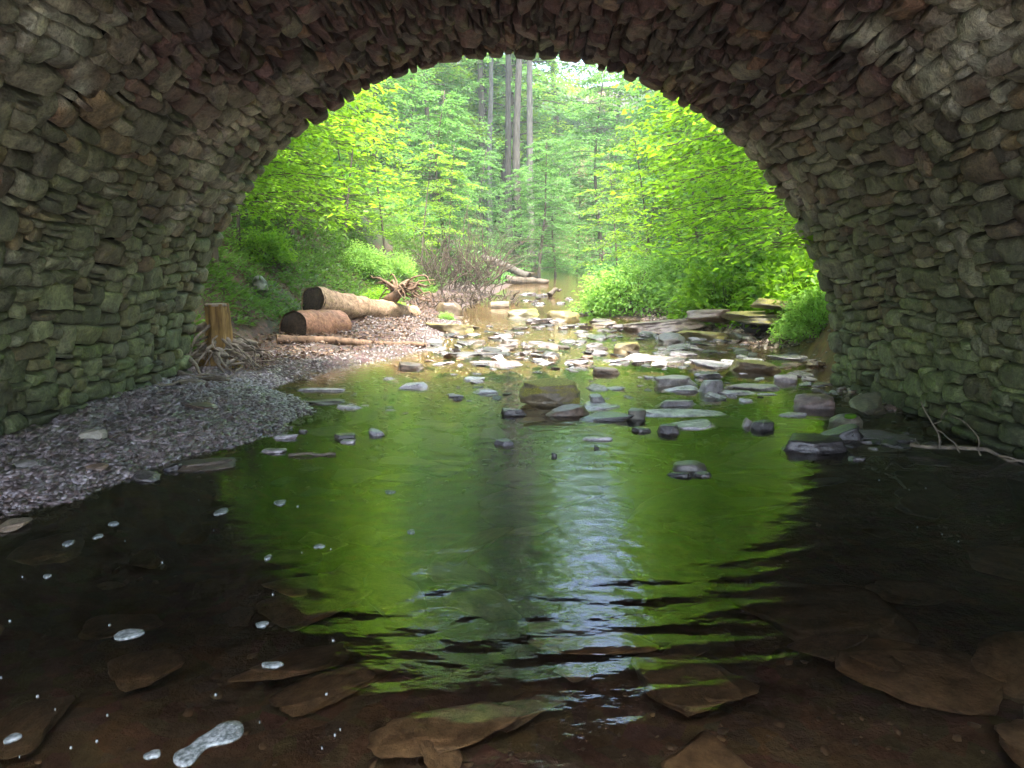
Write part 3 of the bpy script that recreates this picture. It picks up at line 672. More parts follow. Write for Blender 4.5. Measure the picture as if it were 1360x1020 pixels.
# flat slabs under the water
slabs = []
for k in range(10):
    V, T = rock_verts((1, .72, .16), 500 + k, .95, 4, 16); o = build('submerged_stone', V, T, M['dry'], None, True); slabs.append(o.data); bpy.data.objects.remove(o)
for k in range(190):
    x = rs.uniform(-3.5, 3.8); y = 1.7 + 6.5 * rs.random() ** 1.3
    if x < np.interp(y, LY, LX) + .2: continue
    o = bpy.data.objects.new('submerged_stone', rs.choice(slabs)); COL.objects.link(o); s = rs.uniform(.22, .9) * (.75 if x < 0 else 1.0)
    o.scale = (s, s * rs.uniform(.7, 1), s * rs.uniform(.5, 1)); o.rotation_euler = (rs.uniform(-.17, .17), rs.uniform(-.17, .17), rs.uniform(0, 6.28))
    o.location = (x, y, float(ground(x, y)) + .045 + rs.uniform(0, .05)); v = rs.uniform(.6, 1.3); q_ = 2.3 if y < 5.0 else .75; o.color = (.125 * v * q_, .096 * v * q_, .066 * v * q_, 1)  # slabs under the arch coloured lighter to make up for weak light
    tag(o, ('broad' if s > .6 else 'medium' if s > .4 else 'small') + (' pale' if v > 1.05 else ' dark' if v < .8 else '') + ' brown slab under the water, ' + ('left' if x < -1.2 else 'right' if x > 1.2 else 'middle') + ' of the pool, ' + ('nearest the camera' if y < 3 else 'midway to the arch mouth' if y < 5.5 else 'by the arch mouth'), 'stone slab', 'submerged slabs of the near pool')

# ------------------------------------------------------------------ gravel (stuff)
def gravel(name, label, pts, smin, smax, seed, cols, flat=.28, mat='grav'):
    rs = np.random.default_rng(seed); n = len(pts); base = np.array([(1, 0, .0), (.45, .8, 0), (-.6, .7, 0), (-1, -.1, 0), (-.4, -.85, 0), (.6, -.7, 0)])
    s = rs.uniform(smin, smax, n) * (.5 + rs.random(n)); sx = s * rs.uniform(.7, 1.3, n)
    a = rs.uniform(0, 6.28, n); ca, sa = np.cos(a), np.sin(a); tx = rs.normal(0, .28, n); ty = rs.normal(0, .28, n)
    allv = []
    for lev, sc in ((-1, .85), (1, .8)):
        b = base[None] * (1 + rs.normal(0, .14, (n, 6, 1))); X = b[..., 0] * sx[:, None] * sc; Y = b[..., 1] * s[:, None] * sc
        x = X * ca[:, None] - Y * sa[:, None]; y = X * sa[:, None] + Y * ca[:, None]; z = lev * flat * s[:, None] + x * tx[:, None] + y * ty[:, None]
        allv.append(np.stack([x, y, z], -1))
    V = np.concatenate(allv, 1) + pts[:, None]; i = np.arange(n)[:, None] * 12
    k = np.arange(6); side = np.stack([k, (k + 1) % 6, (k + 1) % 6 + 6, k + 6], -1)
    Q = (i[:, :, None] + side[None]).reshape(-1, 4); Hx = i + np.arange(6, 12)[None]
    pick = np.array(cols)[rs.integers(0, len(cols), n)] * rs.uniform(.6, 1.25, (n, 1)); C = np.repeat(pick, 12, 0)
    o = build(name, V.reshape(-1, 3), [Q, Hx], M[mat], None, False, {'tint': C}); tag(o, label, 'gravel', None, 'stuff')
m, t, n_, l_ = mat_new('wet_gravel'); a_ = N(t, 'ShaderNodeAttribute', attribute_name='tint').outputs['Color']
g_ = N(t, 'ShaderNodeNewGeometry').outputs['Position']; nn_ = noise(t, g_, 60, 4, .7); princ(t, a_, .30, bump(t, nn_.outputs[0], .4, .01), .9); M['grav'] = m
def region_pts(n, test, x0, x1, y0, y1, seed, dz=.0):
    rs = np.random.default_rng(seed); x = rs.uniform(x0, x1, n); y = rs.uniform(y0, y1, n); k = test(x, y); x, y = x[k], y[k]
    return np.stack([x, y, ground(x, y) + dz], -1)
xl = lambda y: np.interp(y, LY, LX); xr = lambda y: np.interp(y, RY, RX)
nzp = lambda x, y, f, sd: fbm(np.stack([x, y, x * 0], -1) * f, sd, 3)
gravel('gravel_bar', 'bar of wet purple-grey shale gravel along the foot of the left wall', region_pts(52000, lambda x, y: (x < xl(y) + .12 + .25 * nzp(x, y, 2, 6)) & (x > -4.1), -4.1, -1.8, 2.6, 9.6, 1, .008), .010, .030, 2, [(.17, .13, .125), (.23, .185, .18), (.09, .068, .062), (.14, .10, .085), (.30, .26, .265)])
gravel('gravel_bar', 'pinkish brown gravel shore around the cut logs on the left', region_pts(15000, lambda x, y: (x < xl(y) + .15) & (nzp(x, y, 1.7, 8) > -.15) & (x > np.interp(y, [9, 13, 16, 20], [-3.4, -3.6, -3.2, -2.4]) + .4 * nzp(x, y, 2, 4)), -5.2, -.8, 9.6, 18, 3, .006), .010, .028, 4, [(.085, .06, .056), (.065, .046, .043), (.11, .085, .08)])
gravel('gravel', 'pebbles and shale chips strewn over the bed of the near pool', region_pts(2600, lambda x, y: (x > xl(y)) & (x < xr(y)) & (nzp(x, y, .8, 3) > .05), -3.6, 4, 1.6, 6.5, 5, .0), .010, .028, 6, [(.19, .135, .09), (.25, .18, .12), (.14, .10, .07)])  # pebble colours lightened for the little light reaching this bed
gravel('gravel', 'pebbles and shale chips on the sunlit bed upstream', region_pts(9000, lambda x, y: (x > xl(y)) & (x < xr(y)), -3.6, 5, 6.5, 19, 6, .0), .014, .05, 7, [(.09, .06, .03), (.12, .08, .04), (.06, .04, .028)])  # pebble colours darkened to offset the sun upstream
gravel('gravel', 'reddish pebbles along the shore on the right', region_pts(9000, lambda x, y: (x > xr(y) - .2) & (x < xr(y) + 1.6), 3, 7, 7.5, 20, 7, .01), .015, .05, 8, [(.24, .15, .12), (.3, .22, .18), (.15, .10, .08)])


# ------------------------------------------------------------------ wood: logs, stump, driftwood
def gz(x, y): return float(ground(x, y))
def log(name, label, p0, p1, r0, r1, mat, seed, n=14, rough=.12, ends=True, cat='log', amp=.02, sides=28, endtilt=0):
    c = (Vector(p0) + Vector(p1)) / 2; c.z = min(p0[2], p1[2]) - max(r0, r1)
    P = wiggle(Vector(p0) - c, Vector(p1) - c, n, amp, seed); rad = np.linspace(r0, r1, n)
    root = empty(name, c, 0, label, cat)
    mb = MB(); tube(mb, P, rad, sides, rough, seed, False); mb.obj('bark', M[mat], root)
    rk = random.Random(seed * 5)
    for k in range(0 if r0 < .12 else 5):      # knots and snapped branch stubs
        i = rk.randint(2, n - 3); a_ = rk.uniform(.3, 2.6); rr_ = rad[i]; dv = np.array([0, -math.cos(a_) * .9, math.sin(a_)]); m = MB()
        tube(m, [P[i] + dv * rr_ * .7, P[i] + dv * rr_ * 1.0, P[i] + dv * rr_ * rk.uniform(1.1, 1.35)], [rr_ * .30, rr_ * .2, rr_ * .11], 9, .5, seed + k); m.obj('branch_stub', M[mat], root)
    if ends:
        for e, (a, b, r) in enumerate(((P[0], P[1], r0), (P[-1], P[-2], r1))):
            d = (b - a) / np.linalg.norm(b - a); m = MB(); Pq = np.array([a + d * .05, a + d * .02]); tube(m, Pq, np.array([r * .97, r * .95]), sides, rough, seed); m.obj('cut_end', M['cut'], root)
    return root
def zz(px, py, y, ): return at(px, py, y=y)
# short thick sawn log
a = zz(389, 436, 13.1); b = zz(452, 433, 14.2); log('cut_log', 'short thick reddish log sawn at both ends, lying on the left shore', a, b, .30, .29, 'redlog', 3, 24, .16)
# long tapering trunk behind it
a = zz(414, 402, 14.9); b = zz(552, 417, 17.6); log('fallen_log', 'long pale tapering log with a flared butt, lying behind the short reddish log', a, b, .31, .17, 'log', 4, 34, .30, amp=.035)
# thin log along the shore
a = zz(368, 466, 12.0) ; b = zz(566, 463, 12.9); a.z = gz(a.x, a.y) + .07; b.z = .07; log('thin_log', 'long thin grey brown log lying along the water line on the left', a, b, .075, .045, 'rootwood', 5, 22, .35, sides=14, amp=.02)
# logs by the upper pool
a = zz(652, 406, 21.5); b = zz(676, 405, 21.5); log('short_log', 'short pale log floating at the left edge of the upper pool', a, b, .11, .1, 'drift', 6, 6, .1, sides=14)
a = zz(641, 343, 38.0); b = zz(703, 367, 36.0); log('leaning_log', 'grey fallen tree trunk slanting down to the water at the far end of the stream', a, b, .20, .17, 'midtrunk', 7, 12, .1, sides=14)
a = zz(672, 372, 34.0); b = zz(728, 374, 34.5); log('waterlogged_log', 'black waterlogged log at the foot of the slanting grey trunk', a, b, .2, .1, 'trunk', 8, 12, .5, sides=14)
a = zz(730, 392, 26.0); b = zz(745, 385, 26.5); log('dark_snag', 'small dark snag sticking out of the upper stream', a, b, .10, .04, 'trunk', 9, 8, .5, sides=10, amp=.2)
# old stump with exposed roots
sp = at(290, 478, y=9.9); sb = Vector((sp.x, sp.y, gz(sp.x, sp.y)))
st = empty('tree_stump', sb, 0, 'old mossy-sided tree stump with bare spreading roots beside the left wall corner', 'stump')
mb = MB(); h = .80; z = np.linspace(0, h, 14); P = np.stack([.03 * np.sin(z * 3), .02 * np.cos(z * 2), z], -1)
rad = .145 + .14 * np.exp(-z / .18); tube(mb, P, rad, 36, .16, 11, False, ridges=7, rdepth=.07); mb.obj('trunk', M['stump'], st)
mb = MB(); tube(mb, [[P[-1][0], P[-1][1], h - .03], [P[-1][0], P[-1][1], h + .002]], [.15, .146], 36, .16, 11); mb.obj('cut_top', M['drift'], st)
rr = random.Random(12)
for k in range(44):
    az = rr.uniform(-3.1, 1.3); L = rr.uniform(.3, 1.05); q0 = (math.cos(az) * .12, math.sin(az) * .12, rr.uniform(.12, .55))
    q1 = (math.cos(az) * L, math.sin(az) * L, rr.uniform(-.08, .10)); mid = wiggle(q0, q1, 12, .22, 40 + k, sag=-.04)
    mid[:, 2] = np.maximum(mid[:, 2], .0); mb = MB(); tube(mb, mid, np.linspace(rr.choice([.012, .02, .028, .05]), .006, 12), 9, .35, k); mb.obj('root', M['drift'], st)
# driftwood on the bar
for k, (p0, p1, r) in enumerate([((238, 497, 9.0), (300, 521, 8.7), .05), ((232, 538, 8.45), (306, 521, 8.75), .032), ((240, 545, 8.3), (285, 526, 8.5), .022), ((205, 552, 8.1), (268, 528, 8.5), .02), ((300, 515, 9.0), (322, 488, 9.3), .012), ((245, 470, 9.3), (268, 505, 9.0), .035), ((243, 520, 8.9), (288, 506, 9.1), .03)]):
    lab = ['thick grey driftwood branch lying lowest against the stump roots', 'long pale driftwood branch pointing from the wall towards the stump', 'thin pale driftwood branch below the long pale one', 'thinnest bleached stick on the gravel bar, nearest the camera', 'short twig standing up right of the stump', 'bent driftwood piece leaning between wall and stump', 'grey driftwood piece wedged behind the thick branch'][k]
    a = zz(*p0); b = zz(*p1); a.z = max(a.z, gz(a.x, a.y) + r); b.z = max(b.z, gz(b.x, b.y) + r); mb = MB()
    c = (a + b) / 2; tube(mb, wiggle(a - c, b - c, 14, .10, k + 80), np.linspace(r, r * .45, 14), 10, .3, k)
    o = mb.obj('driftwood_branch', M['drift'], None); o.location = c; tag(o, lab, 'driftwood')
p = at(414, 606); mb = MB(); tube(mb, wiggle((-.18, 0, .01), (.18, .03, .01), 8, .08, 5), [.012] * 8, 8, .3, 3); o = mb.obj('stick', M['drift']); o.location = p; tag(o, 'thin pale stick lying in the shallows off the gravel bar', 'stick')
# uprooted root plate on the left shore
def rootmass(name, px, py, y, label, n, L, seed, mat, cat, up=.5, r0=.05, spread=(-3.1, 3.1), z0=0.3):
    q = at(px, py, y=y); root = empty(name, (q.x, q.y, gz(q.x, q.y)), 0, label, cat); rs = random.Random(seed)
    mb = MB(); tube(mb, wiggle([-.3, .2, z0 - .1], [.2, -.1, z0 + .4], 10, .1, seed), [.05, .09, .11, .12, .13, .12, .10, .08, .06, .03], 14, .7, seed); mb.obj('root_crown', M[mat], root)
    for k in range(n):
        az = rs.uniform(*spread); l = L * rs.uniform(.5, 1.1); e = rs.uniform(-.5, up)
        q1 = np.array([math.cos(az) * l, math.sin(az) * l * .6, z0 + .25 + e * l]); mb = MB()
        tube(mb, wiggle((0, 0, z0 + .25), q1, 12, .25, seed + k, sag=-.1 * l), np.linspace(r0 * rs.uniform(.5, 1), .008, 12), 7, .2, k); mb.obj('root', M[mat], root)
    return root
rootmass('uprooted_stump', 528, 382, 16.8, 'tangled reddish roots of an uprooted stump above the long pale log', 46, .8, 50, 'rootwood', 'stump', .45, .045, (-1.3, 2.6), .35)
# brush piles
def brush(px, py, y, label, n, wd, ht, seed, r=.014):
    q = at(px, py, y=y); rs = random.Random(seed); mb = MB(); c = Vector((q.x, q.y, gz(q.x, q.y)))
    for k in range(n):
        x0 = rs.uniform(-wd, wd); l = rs.uniform(.5, 1.2) * ht; a = rs.uniform(.5, 2.4)
        p0 = np.array([x0, rs.uniform(-.5, .5), rs.uniform(-.1, .35 * ht)]); p1 = p0 + np.array([math.cos(a) * l * .9, rs.uniform(-.4, .4), math.sin(a) * l * rs.uniform(.2, 1)])
        tube(mb, wiggle(p0, p1, 7, .14, seed + k, sag=-.1 * l), np.linspace(r * rs.uniform(.6, 1.6), r * .3, 7), 5, 0, 0, False)
    o = mb.obj('brush_pile', TWIG); o.location = c; tag(o, label, 'brush pile'); return o
TWIG = m_bark('dead_twig', (.03, .022, .016), (.11, .085, .065), .3)
brush(615, 392, 26, 'tall heap of bare grey twigs drooping down the left bank', 260, 1.3, 2.3, 60)
brush(628, 402, 23, 'low flood-washed tangle of sticks on the left shore of the upper pool', 130, 1.3, .5, 61, .018)
brush(585, 412, 20, 'small tangle of sticks behind the hump-backed brown rock', 60, .9, .5, 62, .016)
brush(1040, 462, 13.0, 'scatter of dead twigs washed up in front of the dark ledge', 50, .8, .25, 63, .01)
brush(1195, 588, 6.7, 'flood-washed twigs along the foot of the right wall', 26, .35, .12, 64, .008)
# branches caught at the right wall
q = at(1300, 628, y=5.6); q.z = .03; root = empty('washed_up_branch', q, 0, 'bare forked branch washed up against the foot of the right wall', 'branch')
for k, (p0, p1, r) in enumerate([((-.35, .35, .02), (.45, -.25, .03), .018), ((-.2, .2, .02), (-.32, .3, .38), .009), ((-.1, .1, .02), (-.35, .0, .22), .007), ((0, 0, .02), (-.12, .25, .30), .006), ((.1, -.05, .03), (.3, -.3, -.02), .008), ((-.3, .3, .03), (-.42, .15, .12), .007), ((-.25, .25, .2), (-.16, .2, .34), .005)]):
    mb = MB(); tube(mb, wiggle(p0, p1, 9, .14, 90 + k), np.linspace(r, r * .4, 9), 7, .2, k); mb.obj('limb' if k == 0 else 'twig', M['drift'], root)

# ------------------------------------------------------------------ foam on the pool
def foam(px, py, wpx, hpx, label, seed, pts=None, th=.006):
    p = at(px, py); s = ppm(p.y); wd = wpx / s; 
    # depth of the patch on the water plane
    d0 = at(px, py + hpx / 2); d1 = at(px, py - hpx / 2); dd = d1.y - d0.y
    n = 28; th_ = np.linspace(0, 2 * math.pi, n, endpoint=False); rs = np.random.default_rng(seed)
    if pts is None:
        r = 1 + .16 * np.sin(2 * th_ + rs.uniform(0, 6)) + .10 * np.sin(3 * th_ + rs.uniform(0, 6)) + .05 * np.sin(5 * th_ + rs.uniform(0, 6)); X = np.cos(th_) * r * wd / 2; Y = np.sin(th_) * r * dd / 2
    else:
        q = [at(a, b) for a, b in pts]; X = np.array([v.x - p.x for v in q]); Y = np.array([v.y - p.y for v in q])
        for _ in range(2):   # round the traced outline
            X = np.stack([.75 * X + .25 * np.roll(X, -1), .25 * X + .75 * np.roll(X, -1)], -1).ravel(); Y = np.stack([.75 * Y + .25 * np.roll(Y, -1), .25 * Y + .75 * np.roll(Y, -1)], -1).ravel()
        n = len(X)
    V = np.concatenate([np.stack([X * 1.0, Y * 1.0, X * 0 - .004], -1), np.stack([X * .98, Y * .98, X * 0 + th * .7], -1), np.stack([X * .8, Y * .8, X * 0 + th], -1)])
    k = np.arange(n); k1 = (k + 1) % n; Q = np.concatenate([np.stack([k, k1, k1 + n, k + n], -1), np.stack([k + n, k1 + n, k1 + 2 * n, k + 2 * n], -1)])
    o = build('foam_patch', V, [Q, (np.arange(n) + 2 * n)[None]], M['foam'], None, False); o.location = (p.x, p.y, .002 + float(wz(p.y))); return tag(o, label, 'foam', None if pts or label.startswith('oval') else 'small flecks of foam on the pool')
foam(276, 990, 90, 50, 'largest white foam patch, shaped like a bone, floating nearest the camera', 1, [(228, 1012), (232, 1000), (250, 994), (262, 982), (280, 972), (292, 962), (312, 957), (324, 962), (324, 976), (310, 986), (290, 990), (276, 992), (264, 1004), (256, 1016), (240, 1020)])
foam(172, 844, 44, 15, 'oval foam patch with a pointed left end, second largest on the dark water', 2, [(149, 849), (156, 840), (172, 836), (190, 837), (194, 841), (180, 847), (162, 851)])
for k, (x, y, a, b, l) in enumerate([(17, 981, 19, 11, 'oval foam spot near the bottom left corner'), (203, 1003, 18, 12, 'oval foam sliver left of the bone-shaped patch'), (362, 884, 25, 9, 'oval foam spot upper right of the bone-shaped patch'), (348, 830, 17, 6, 'oval foam spot beside the left edge of the green reflection'), (294, 680, 18, 8, 'oval foam patch at the left corner of the green reflection'), (372, 668, 18, 6, 'oval foam patch in the green reflection, right of its corner'), (151, 696, 14, 5, 'oval foam spot, upper one of the trio on the dark water'), (130, 713, 12, 5, 'oval foam spot, left one of the trio on the dark water'), (91, 722, 12, 8, 'oval foam spot lowest left of the trio on the dark water'), (63, 766, 10, 5, 'oval foam spot alone above the second largest patch'), (424, 726, 13, 6, 'oval foam spot low in the left green reflection'), (356, 741, 9, 6, 'oval foam spot by the ragged left edge of the reflection'), (518, 654, 13, 5, 'oval foam spot in the middle of the green reflection'), (546, 707, 12, 5, 'oval foam spot right of and below the middle one')]):
    foam(x, y, a, b, l, 10 + k)
rf = random.Random(5)
for k in range(34):
    x = rf.uniform(0, 460); y = rf.uniform(660, 1015)
    if k > 27: x = rf.uniform(1080, 1360); y = rf.uniform(600, 720)
    s = rf.uniform(1.2, 2.8) * (1.3 if y > 850 else 1); foam(x, y, s, s * .5, 'tiny white fleck of foam drifting on the dark water', 100 + k)

# ------------------------------------------------------------------ foliage
def leafmesh(P, D, Nn, L, W, fold=.18, tipdroop=.12):
    """P base points, D directions, Nn normals -> folded six-point leaves"""
    D = D / (np.linalg.norm(D, axis=1, keepdims=True) + 1e-9); Sd = np.cross(D, Nn); Sd /= np.linalg.norm(Sd, axis=1, keepdims=True) + 1e-9; U = np.cross(Sd, D)
    L = L[:, None]; W = W[:, None]
    b = P; t = P + D * L - U * L * tipdroop; l = P + D * L * .42 + Sd * W * .5 + U * W * fold; r = P + D * L * .42 - Sd * W * .5 + U * W * fold
    V = np.stack([b, l, t, r], 1).reshape(-1, 3); n = len(P); i = np.arange(n)[:, None] * 4
    T = np.concatenate([i + np.array([[0, 2, 1]]), i + np.array([[0, 3, 2]])]); return V, T
def rotz(v, a):
    c, s = np.cos(a), np.sin(a); return np.stack([v[..., 0] * c - v[..., 1] * s, v[..., 0] * s + v[..., 1] * c, v[..., 2]], -1)
def gen_tree(seed, H, tr, base, spread, nl, tw, lv, ll, mat, tmat='trunk', wob=.03, droop=.25, rise=.25, azr=None, lean=0, thin=1.0, crown_taper=.6):
    """returns mesh data (trunk, limbs, crown) of one tree at the origin"""
    rs = np.random.default_rng(seed); n = 16; z = np.linspace(-.3, H, n); bx = vnoise(np.stack([z * .15, z * 0 + seed, z * 0], -1), 1) * H * wob + lean * (np.maximum(z, 0) / H) ** 1.3 * H; by = vnoise(np.stack([z * .15, z * 0 + seed, z * 0 + 5], -1), 2) * H * wob
    TP = np.stack([bx - bx[0], by - by[0], z], -1); TR = tr * (1 - .85 * (z + .3) / (H + .3)) + tr * .5 * np.exp(-(z + .3) / (tr * 2))
    mt = MB(); tube(mt, TP, np.maximum(TR, .012), 12, .12, seed, True, ridges=5, rdepth=.05); ml = MB(); LP = []; LD = []; LN = []; LS = []
    for k in range(nl):
        f = (k + rs.random()) / nl; hz = base + (H - base) * f ** .9; az = (k * 2.399 + rs.normal(0, .4)) if azr is None else rs.uniform(*azr)
        Ls = spread * (1 - crown_taper * f ** 1.4) * rs.uniform(.65, 1.1); o = np.array([np.interp(hz, z, TP[:, 0]), np.interp(hz, z, TP[:, 1]), hz]); t = np.linspace(0, 1, 9)
        d = np.array([math.cos(az), math.sin(az), 0]); bend = rs.normal(0, .25)
        dd = np.stack([rotz(d, bend * tt) for tt in t]); Q = o + dd * (t * Ls)[:, None]; Q[:, 2] += (rise * t - (droop + rise * .3) * t * t) * Ls + rs.normal(0, .03) * Ls * t
        tube(ml, Q, np.linspace(max(.010, TR[0] * .16 * (1 - .5 * f)), .004, 9), 5, 0, 0, False)
        for q in range(tw):
            tt = .18 + .82 * (q + rs.random()) / tw; s = 1 if q % 2 else -1; c = np.array([np.interp(tt, t, Q[:, i]) for i in range(3)]); base_d = dd[min(8, int(tt * 8))]
            td = rotz(base_d, s * rs.uniform(.5, 1.2) if q < tw - 1 else 0); tl = Ls * (.42 * (1 - .55 * tt) + .08) * rs.uniform(.7, 1.2); td = td + np.array([0, 0, rs.normal(-.06, .14)])
            u = np.linspace(0, 1, 4)[:, None]; tp = c + td * tl * u; tp[:, 2] -= (.12 * tl * u[:, 0] ** 2); tube(ml, tp, np.linspace(.006, .002, 4), 3, 0, 0, False)
            nn = max(2, int(lv * thin)); a = (np.arange(nn) + rs.random(nn)) / nn; pp = c + td * tl * a[:, None]; pp[:, 2] -= .12 * tl * a ** 2
            sd = np.where(np.arange(nn) % 2, 1, -1) * rs.uniform(.4, 1.3, nn); ld = rotz(np.tile(td, (nn, 1)), sd); ld[:, 2] += rs.normal(-.10, .22, nn)
            pp = pp + rs.normal(0, .03, (nn, 3)) * Ls * np.array([.4, .4, .8]); nr = np.tile([0, 0, 1.0], (nn, 1)) + rs.normal(0, .33, (nn, 3))
            LP.append(pp); LD.append(ld); LN.append(nr); LS.append(ll * rs.uniform(.6, 1.15, nn))
    LS = np.concatenate(LS); V, T = leafmesh(np.concatenate(LP), np.concatenate(LD), np.concatenate(LN), LS, LS * .58)
    a = mt.obj('trunk', M[tmat]); b = ml.obj('branches', M[tmat]); c = build('crown', V, T, M[mat], None, False); r = (a.data, b.data, c.data)
    for o in (a, b, c): bpy.data.objects.remove(o)
    return r
def plant(proto, name, x, y, sc, rz, label, group, cat='tree', z=None, mats=None):
    e = empty(name, (x, y, gz(x, y) if z is None else z), rz, label, cat, group, sc)
    for d, nm in zip(proto, ('trunk', 'branches', 'crown')):
        o = bpy.data.objects.new(nm, d); COL.objects.link(o); o.parent = e
    return e
MED = [gen_tree(k, 11, .13, .9, 3.3, 56, 12, 13, .17, 'leafA', droop=.3, crown_taper=.55) for k in (1, 2, 3)]
DEEP = [gen_tree(k, 12, .16, .6, 3.6, 60, 13, 13, .19, 'leafC', droop=.35, crown_taper=.5) for k in (4, 5)]
SAP = [gen_tree(k, 5.2, .045, .5, 1.9, 26, 9, 10, .125, 'leafA', droop=.28, lean=.14) for k in (6, 7)]
SUN = [gen_tree(k, 7.5, .07, .9, 2.5, 34, 11, 12, .13, 'leafB', droop=.3, lean=.10) for k in (8, 9)]
TALL = [gen_tree(10, 30, .235, 15, 4.2, 40, 10, 14, .26, 'leafA', 'greytrunk', .005, crown_taper=.5), gen_tree(11, 32, .26, 17, 4.0, 36, 10, 14, .26, 'leafC', 'midtrunk', .004, crown_taper=.5)]
rt = random.Random(21)
# three tall trunks at the head of the valley
for k, (px, y, v, lab) in enumerate([(651, 52, 0, 'tall pale tree trunk standing apart on the left of the tall far trunks'), (677, 50, 1, 'tall dark tree trunk, left one of the close pair in the far centre'), (690, 46, 1, 'tall darkest tree trunk, right one of the close pair in the far centre'), (706, 48, 0, 'tall pale grey tree trunk right of the close dark pair in the far centre'), (637, 60, 1, 'slim tall trunk half hidden behind leaves, leftmost of the far trunks')]):
    q = at(px, 300, y=y); plant(TALL[v], 'tall_tree', q.x, y, .9 + .05 * k, k * 1.3, lab, None)
ORD = ['nearest the bridge', 'second nearest the bridge', 'third nearest the bridge', 'fourth nearest the bridge', 'fifth nearest the bridge', 'sixth nearest the bridge', 'seventh nearest the bridge', 'eighth nearest the bridge', 'ninth nearest the bridge']
def ring(protos, name, spots, label0, group, s0, s1, zoff=0):
    order = sorted(spots, key=lambda q: q[1])
    for (x, y) in spots:
        k = order.index((x, y)); label = label0
        if len(spots) >= 10: label = label0 + (' on the left' if x < -5 else ' on the right' if x > 5 else ' in the centre') + (', front row' if y < 65 else ', middle row' if y < 80 else ', back row')
        else: label = label0 + ', ' + (ORD[k] if k < len(spots) - 1 else 'farthest from the bridge')
        plant(rt.choice(protos), name, x, y, rt.uniform(s0, s1), rt.uniform(0, 6.28), label, group, z=gz(x, y) + zoff)
BIG = [gen_tree(20, 17, .20, 1.5, 4.6, 80, 13, 17, .27, 'leafA', droop=.3, crown_taper=.45), gen_tree(21, 18, .22, 1.5, 4.8, 80, 13, 17, .27, 'leafC', droop=.32, crown_taper=.45)]
REACH = [gen_tree(22, 8.5, .08, .9, 3.9, 48, 12, 13, .16, 'leafB', droop=.30, rise=.3, azr=(-1.25, 1.25), lean=.05, crown_taper=.35),
         gen_tree(23, 7.5, .07, .8, 3.5, 46, 12, 13, .15, 'leafB', droop=.25, rise=.35, azr=(-1.2, 1.2), lean=.06, crown_taper=.35)]
# left bank, near to far
ring(MED, 'broadleaf_tree', [(-7.6, 16.5), (-9.5, 20), (-7.0, 24.5), (-8.0, 30), (-12, 28)], 'leafy green tree with layered sprays on the left bank', 'trees of the left bank', .85, 1.25)
ring(DEEP, 'broadleaf_tree', [(-6.6, 38), (-10, 36), (-4.6, 46)], 'deep green tree crowding the far left side of the valley', 'trees of the far left valley', .9, 1.3)
ring(DEEP, 'broadleaf_tree', [(8.0, 28), (9.4, 33), (8.6, 40), (5.4, 47)], 'shady dark green tree with drooping layers on the right bank', 'trees of the right bank', .9, 1.25)
ring(MED, 'broadleaf_tree', [(9.0, 20.5), (8.6, 25), (12, 18)], 'mid green tree rising behind the right bank bushes', 'mid green trees of the right bank', .8, 1.2)
ring(BIG, 'tall_broadleaf_tree', [(-14, 24), (-15, 36), (-12, 50)], 'tall full-crowned tree on the left side of the valley', 'tall trees of the left side', 1.0, 1.35)
ring(BIG, 'tall_broadleaf_tree', [(15, 26), (15, 38), (13, 50)], 'tall full-crowned tree on the right side of the valley', 'tall trees of the right side', 1.0, 1.3)
ring(BIG, 'distant_tree', [(-8, 60), (-2.5, 66), (-.9, 63), (13.5, 61), (-14, 64), (15, 64), (0.5, 76), (-7, 76), (16, 74), (-16, 78), (17, 78), (24, 56), (-24, 56), (-3, 90), (5, 90), (12, 92), (-12, 92)], 'distant green tree closing the head of the valley', 'trees at the head of the valley', 1.1, 1.6)
ring(DEEP, 'small_tree', [(-2.8, 33), (-1.4, 42), (.4, 44.5), (2.4, 43), (-3.4, 46), (4, 48), (1.4, 40.5)], 'low blue-green tree below the tall far trunks', 'low trees at the far end of the stream', .42, .62)
# sunlit saplings near the arch
for (x, y, s, rz, v, lab) in [(-5.15, 11.3, .80, .2, 0, 'sunlit sapling reaching in from the left bank with bright yellow-green sprays'), (-4.95, 11.9, .55, .3, 1, 'small bright sapling just above the old stump by the left arch corner'), (-5.2, 13.6, .95, .1, 1, 'bright sapling arching over the long pale log'), (-7.0, 17.2, 1.2, .0, 0, 'taller bright green sapling further up the left slope'), (5.3, 12.2, .95, 3.1, 1, 'sunlit sapling beside the right arch corner, reaching yellow-green sprays to the left'), (6.6, 15.2, 1.1, 3.2, 0, 'bright sapling behind the dark ledge on the right bank'), (7.2, 17.6, 1.25, 3.0, 1, 'taller bright sapling behind the right bank thicket'), (-8.6, 21.5, 1.5, -.2, 0, 'bright tree high on the left bank behind the layered saplings'), (8.8, 21.5, 1.4, 3.3, 0, 'bright tree high on the right bank behind the thickets')]:
    plant(REACH[v], 'sapling', x, y, s, rz, lab, None)
ring(SAP, 'understory_sapling', [(-5.2, 18.5), (-4.6, 21.5), (-4.0, 24.5), (-3.2, 27.5), (-5.0, 24), (-2.6, 31.5), (-5.6, 16.0)], 'slim dark-stemmed sapling rising from the left shore', 'saplings along the left shore', .8, 1.15)
ring(SAP, 'understory_sapling', [(5.2, 21.5), (4.6, 25.5), (5.0, 29.5), (4.9, 36), (7.0, 24.5)], 'slim sapling under the trees of the right shore', 'saplings along the right shore', .8, 1.15)

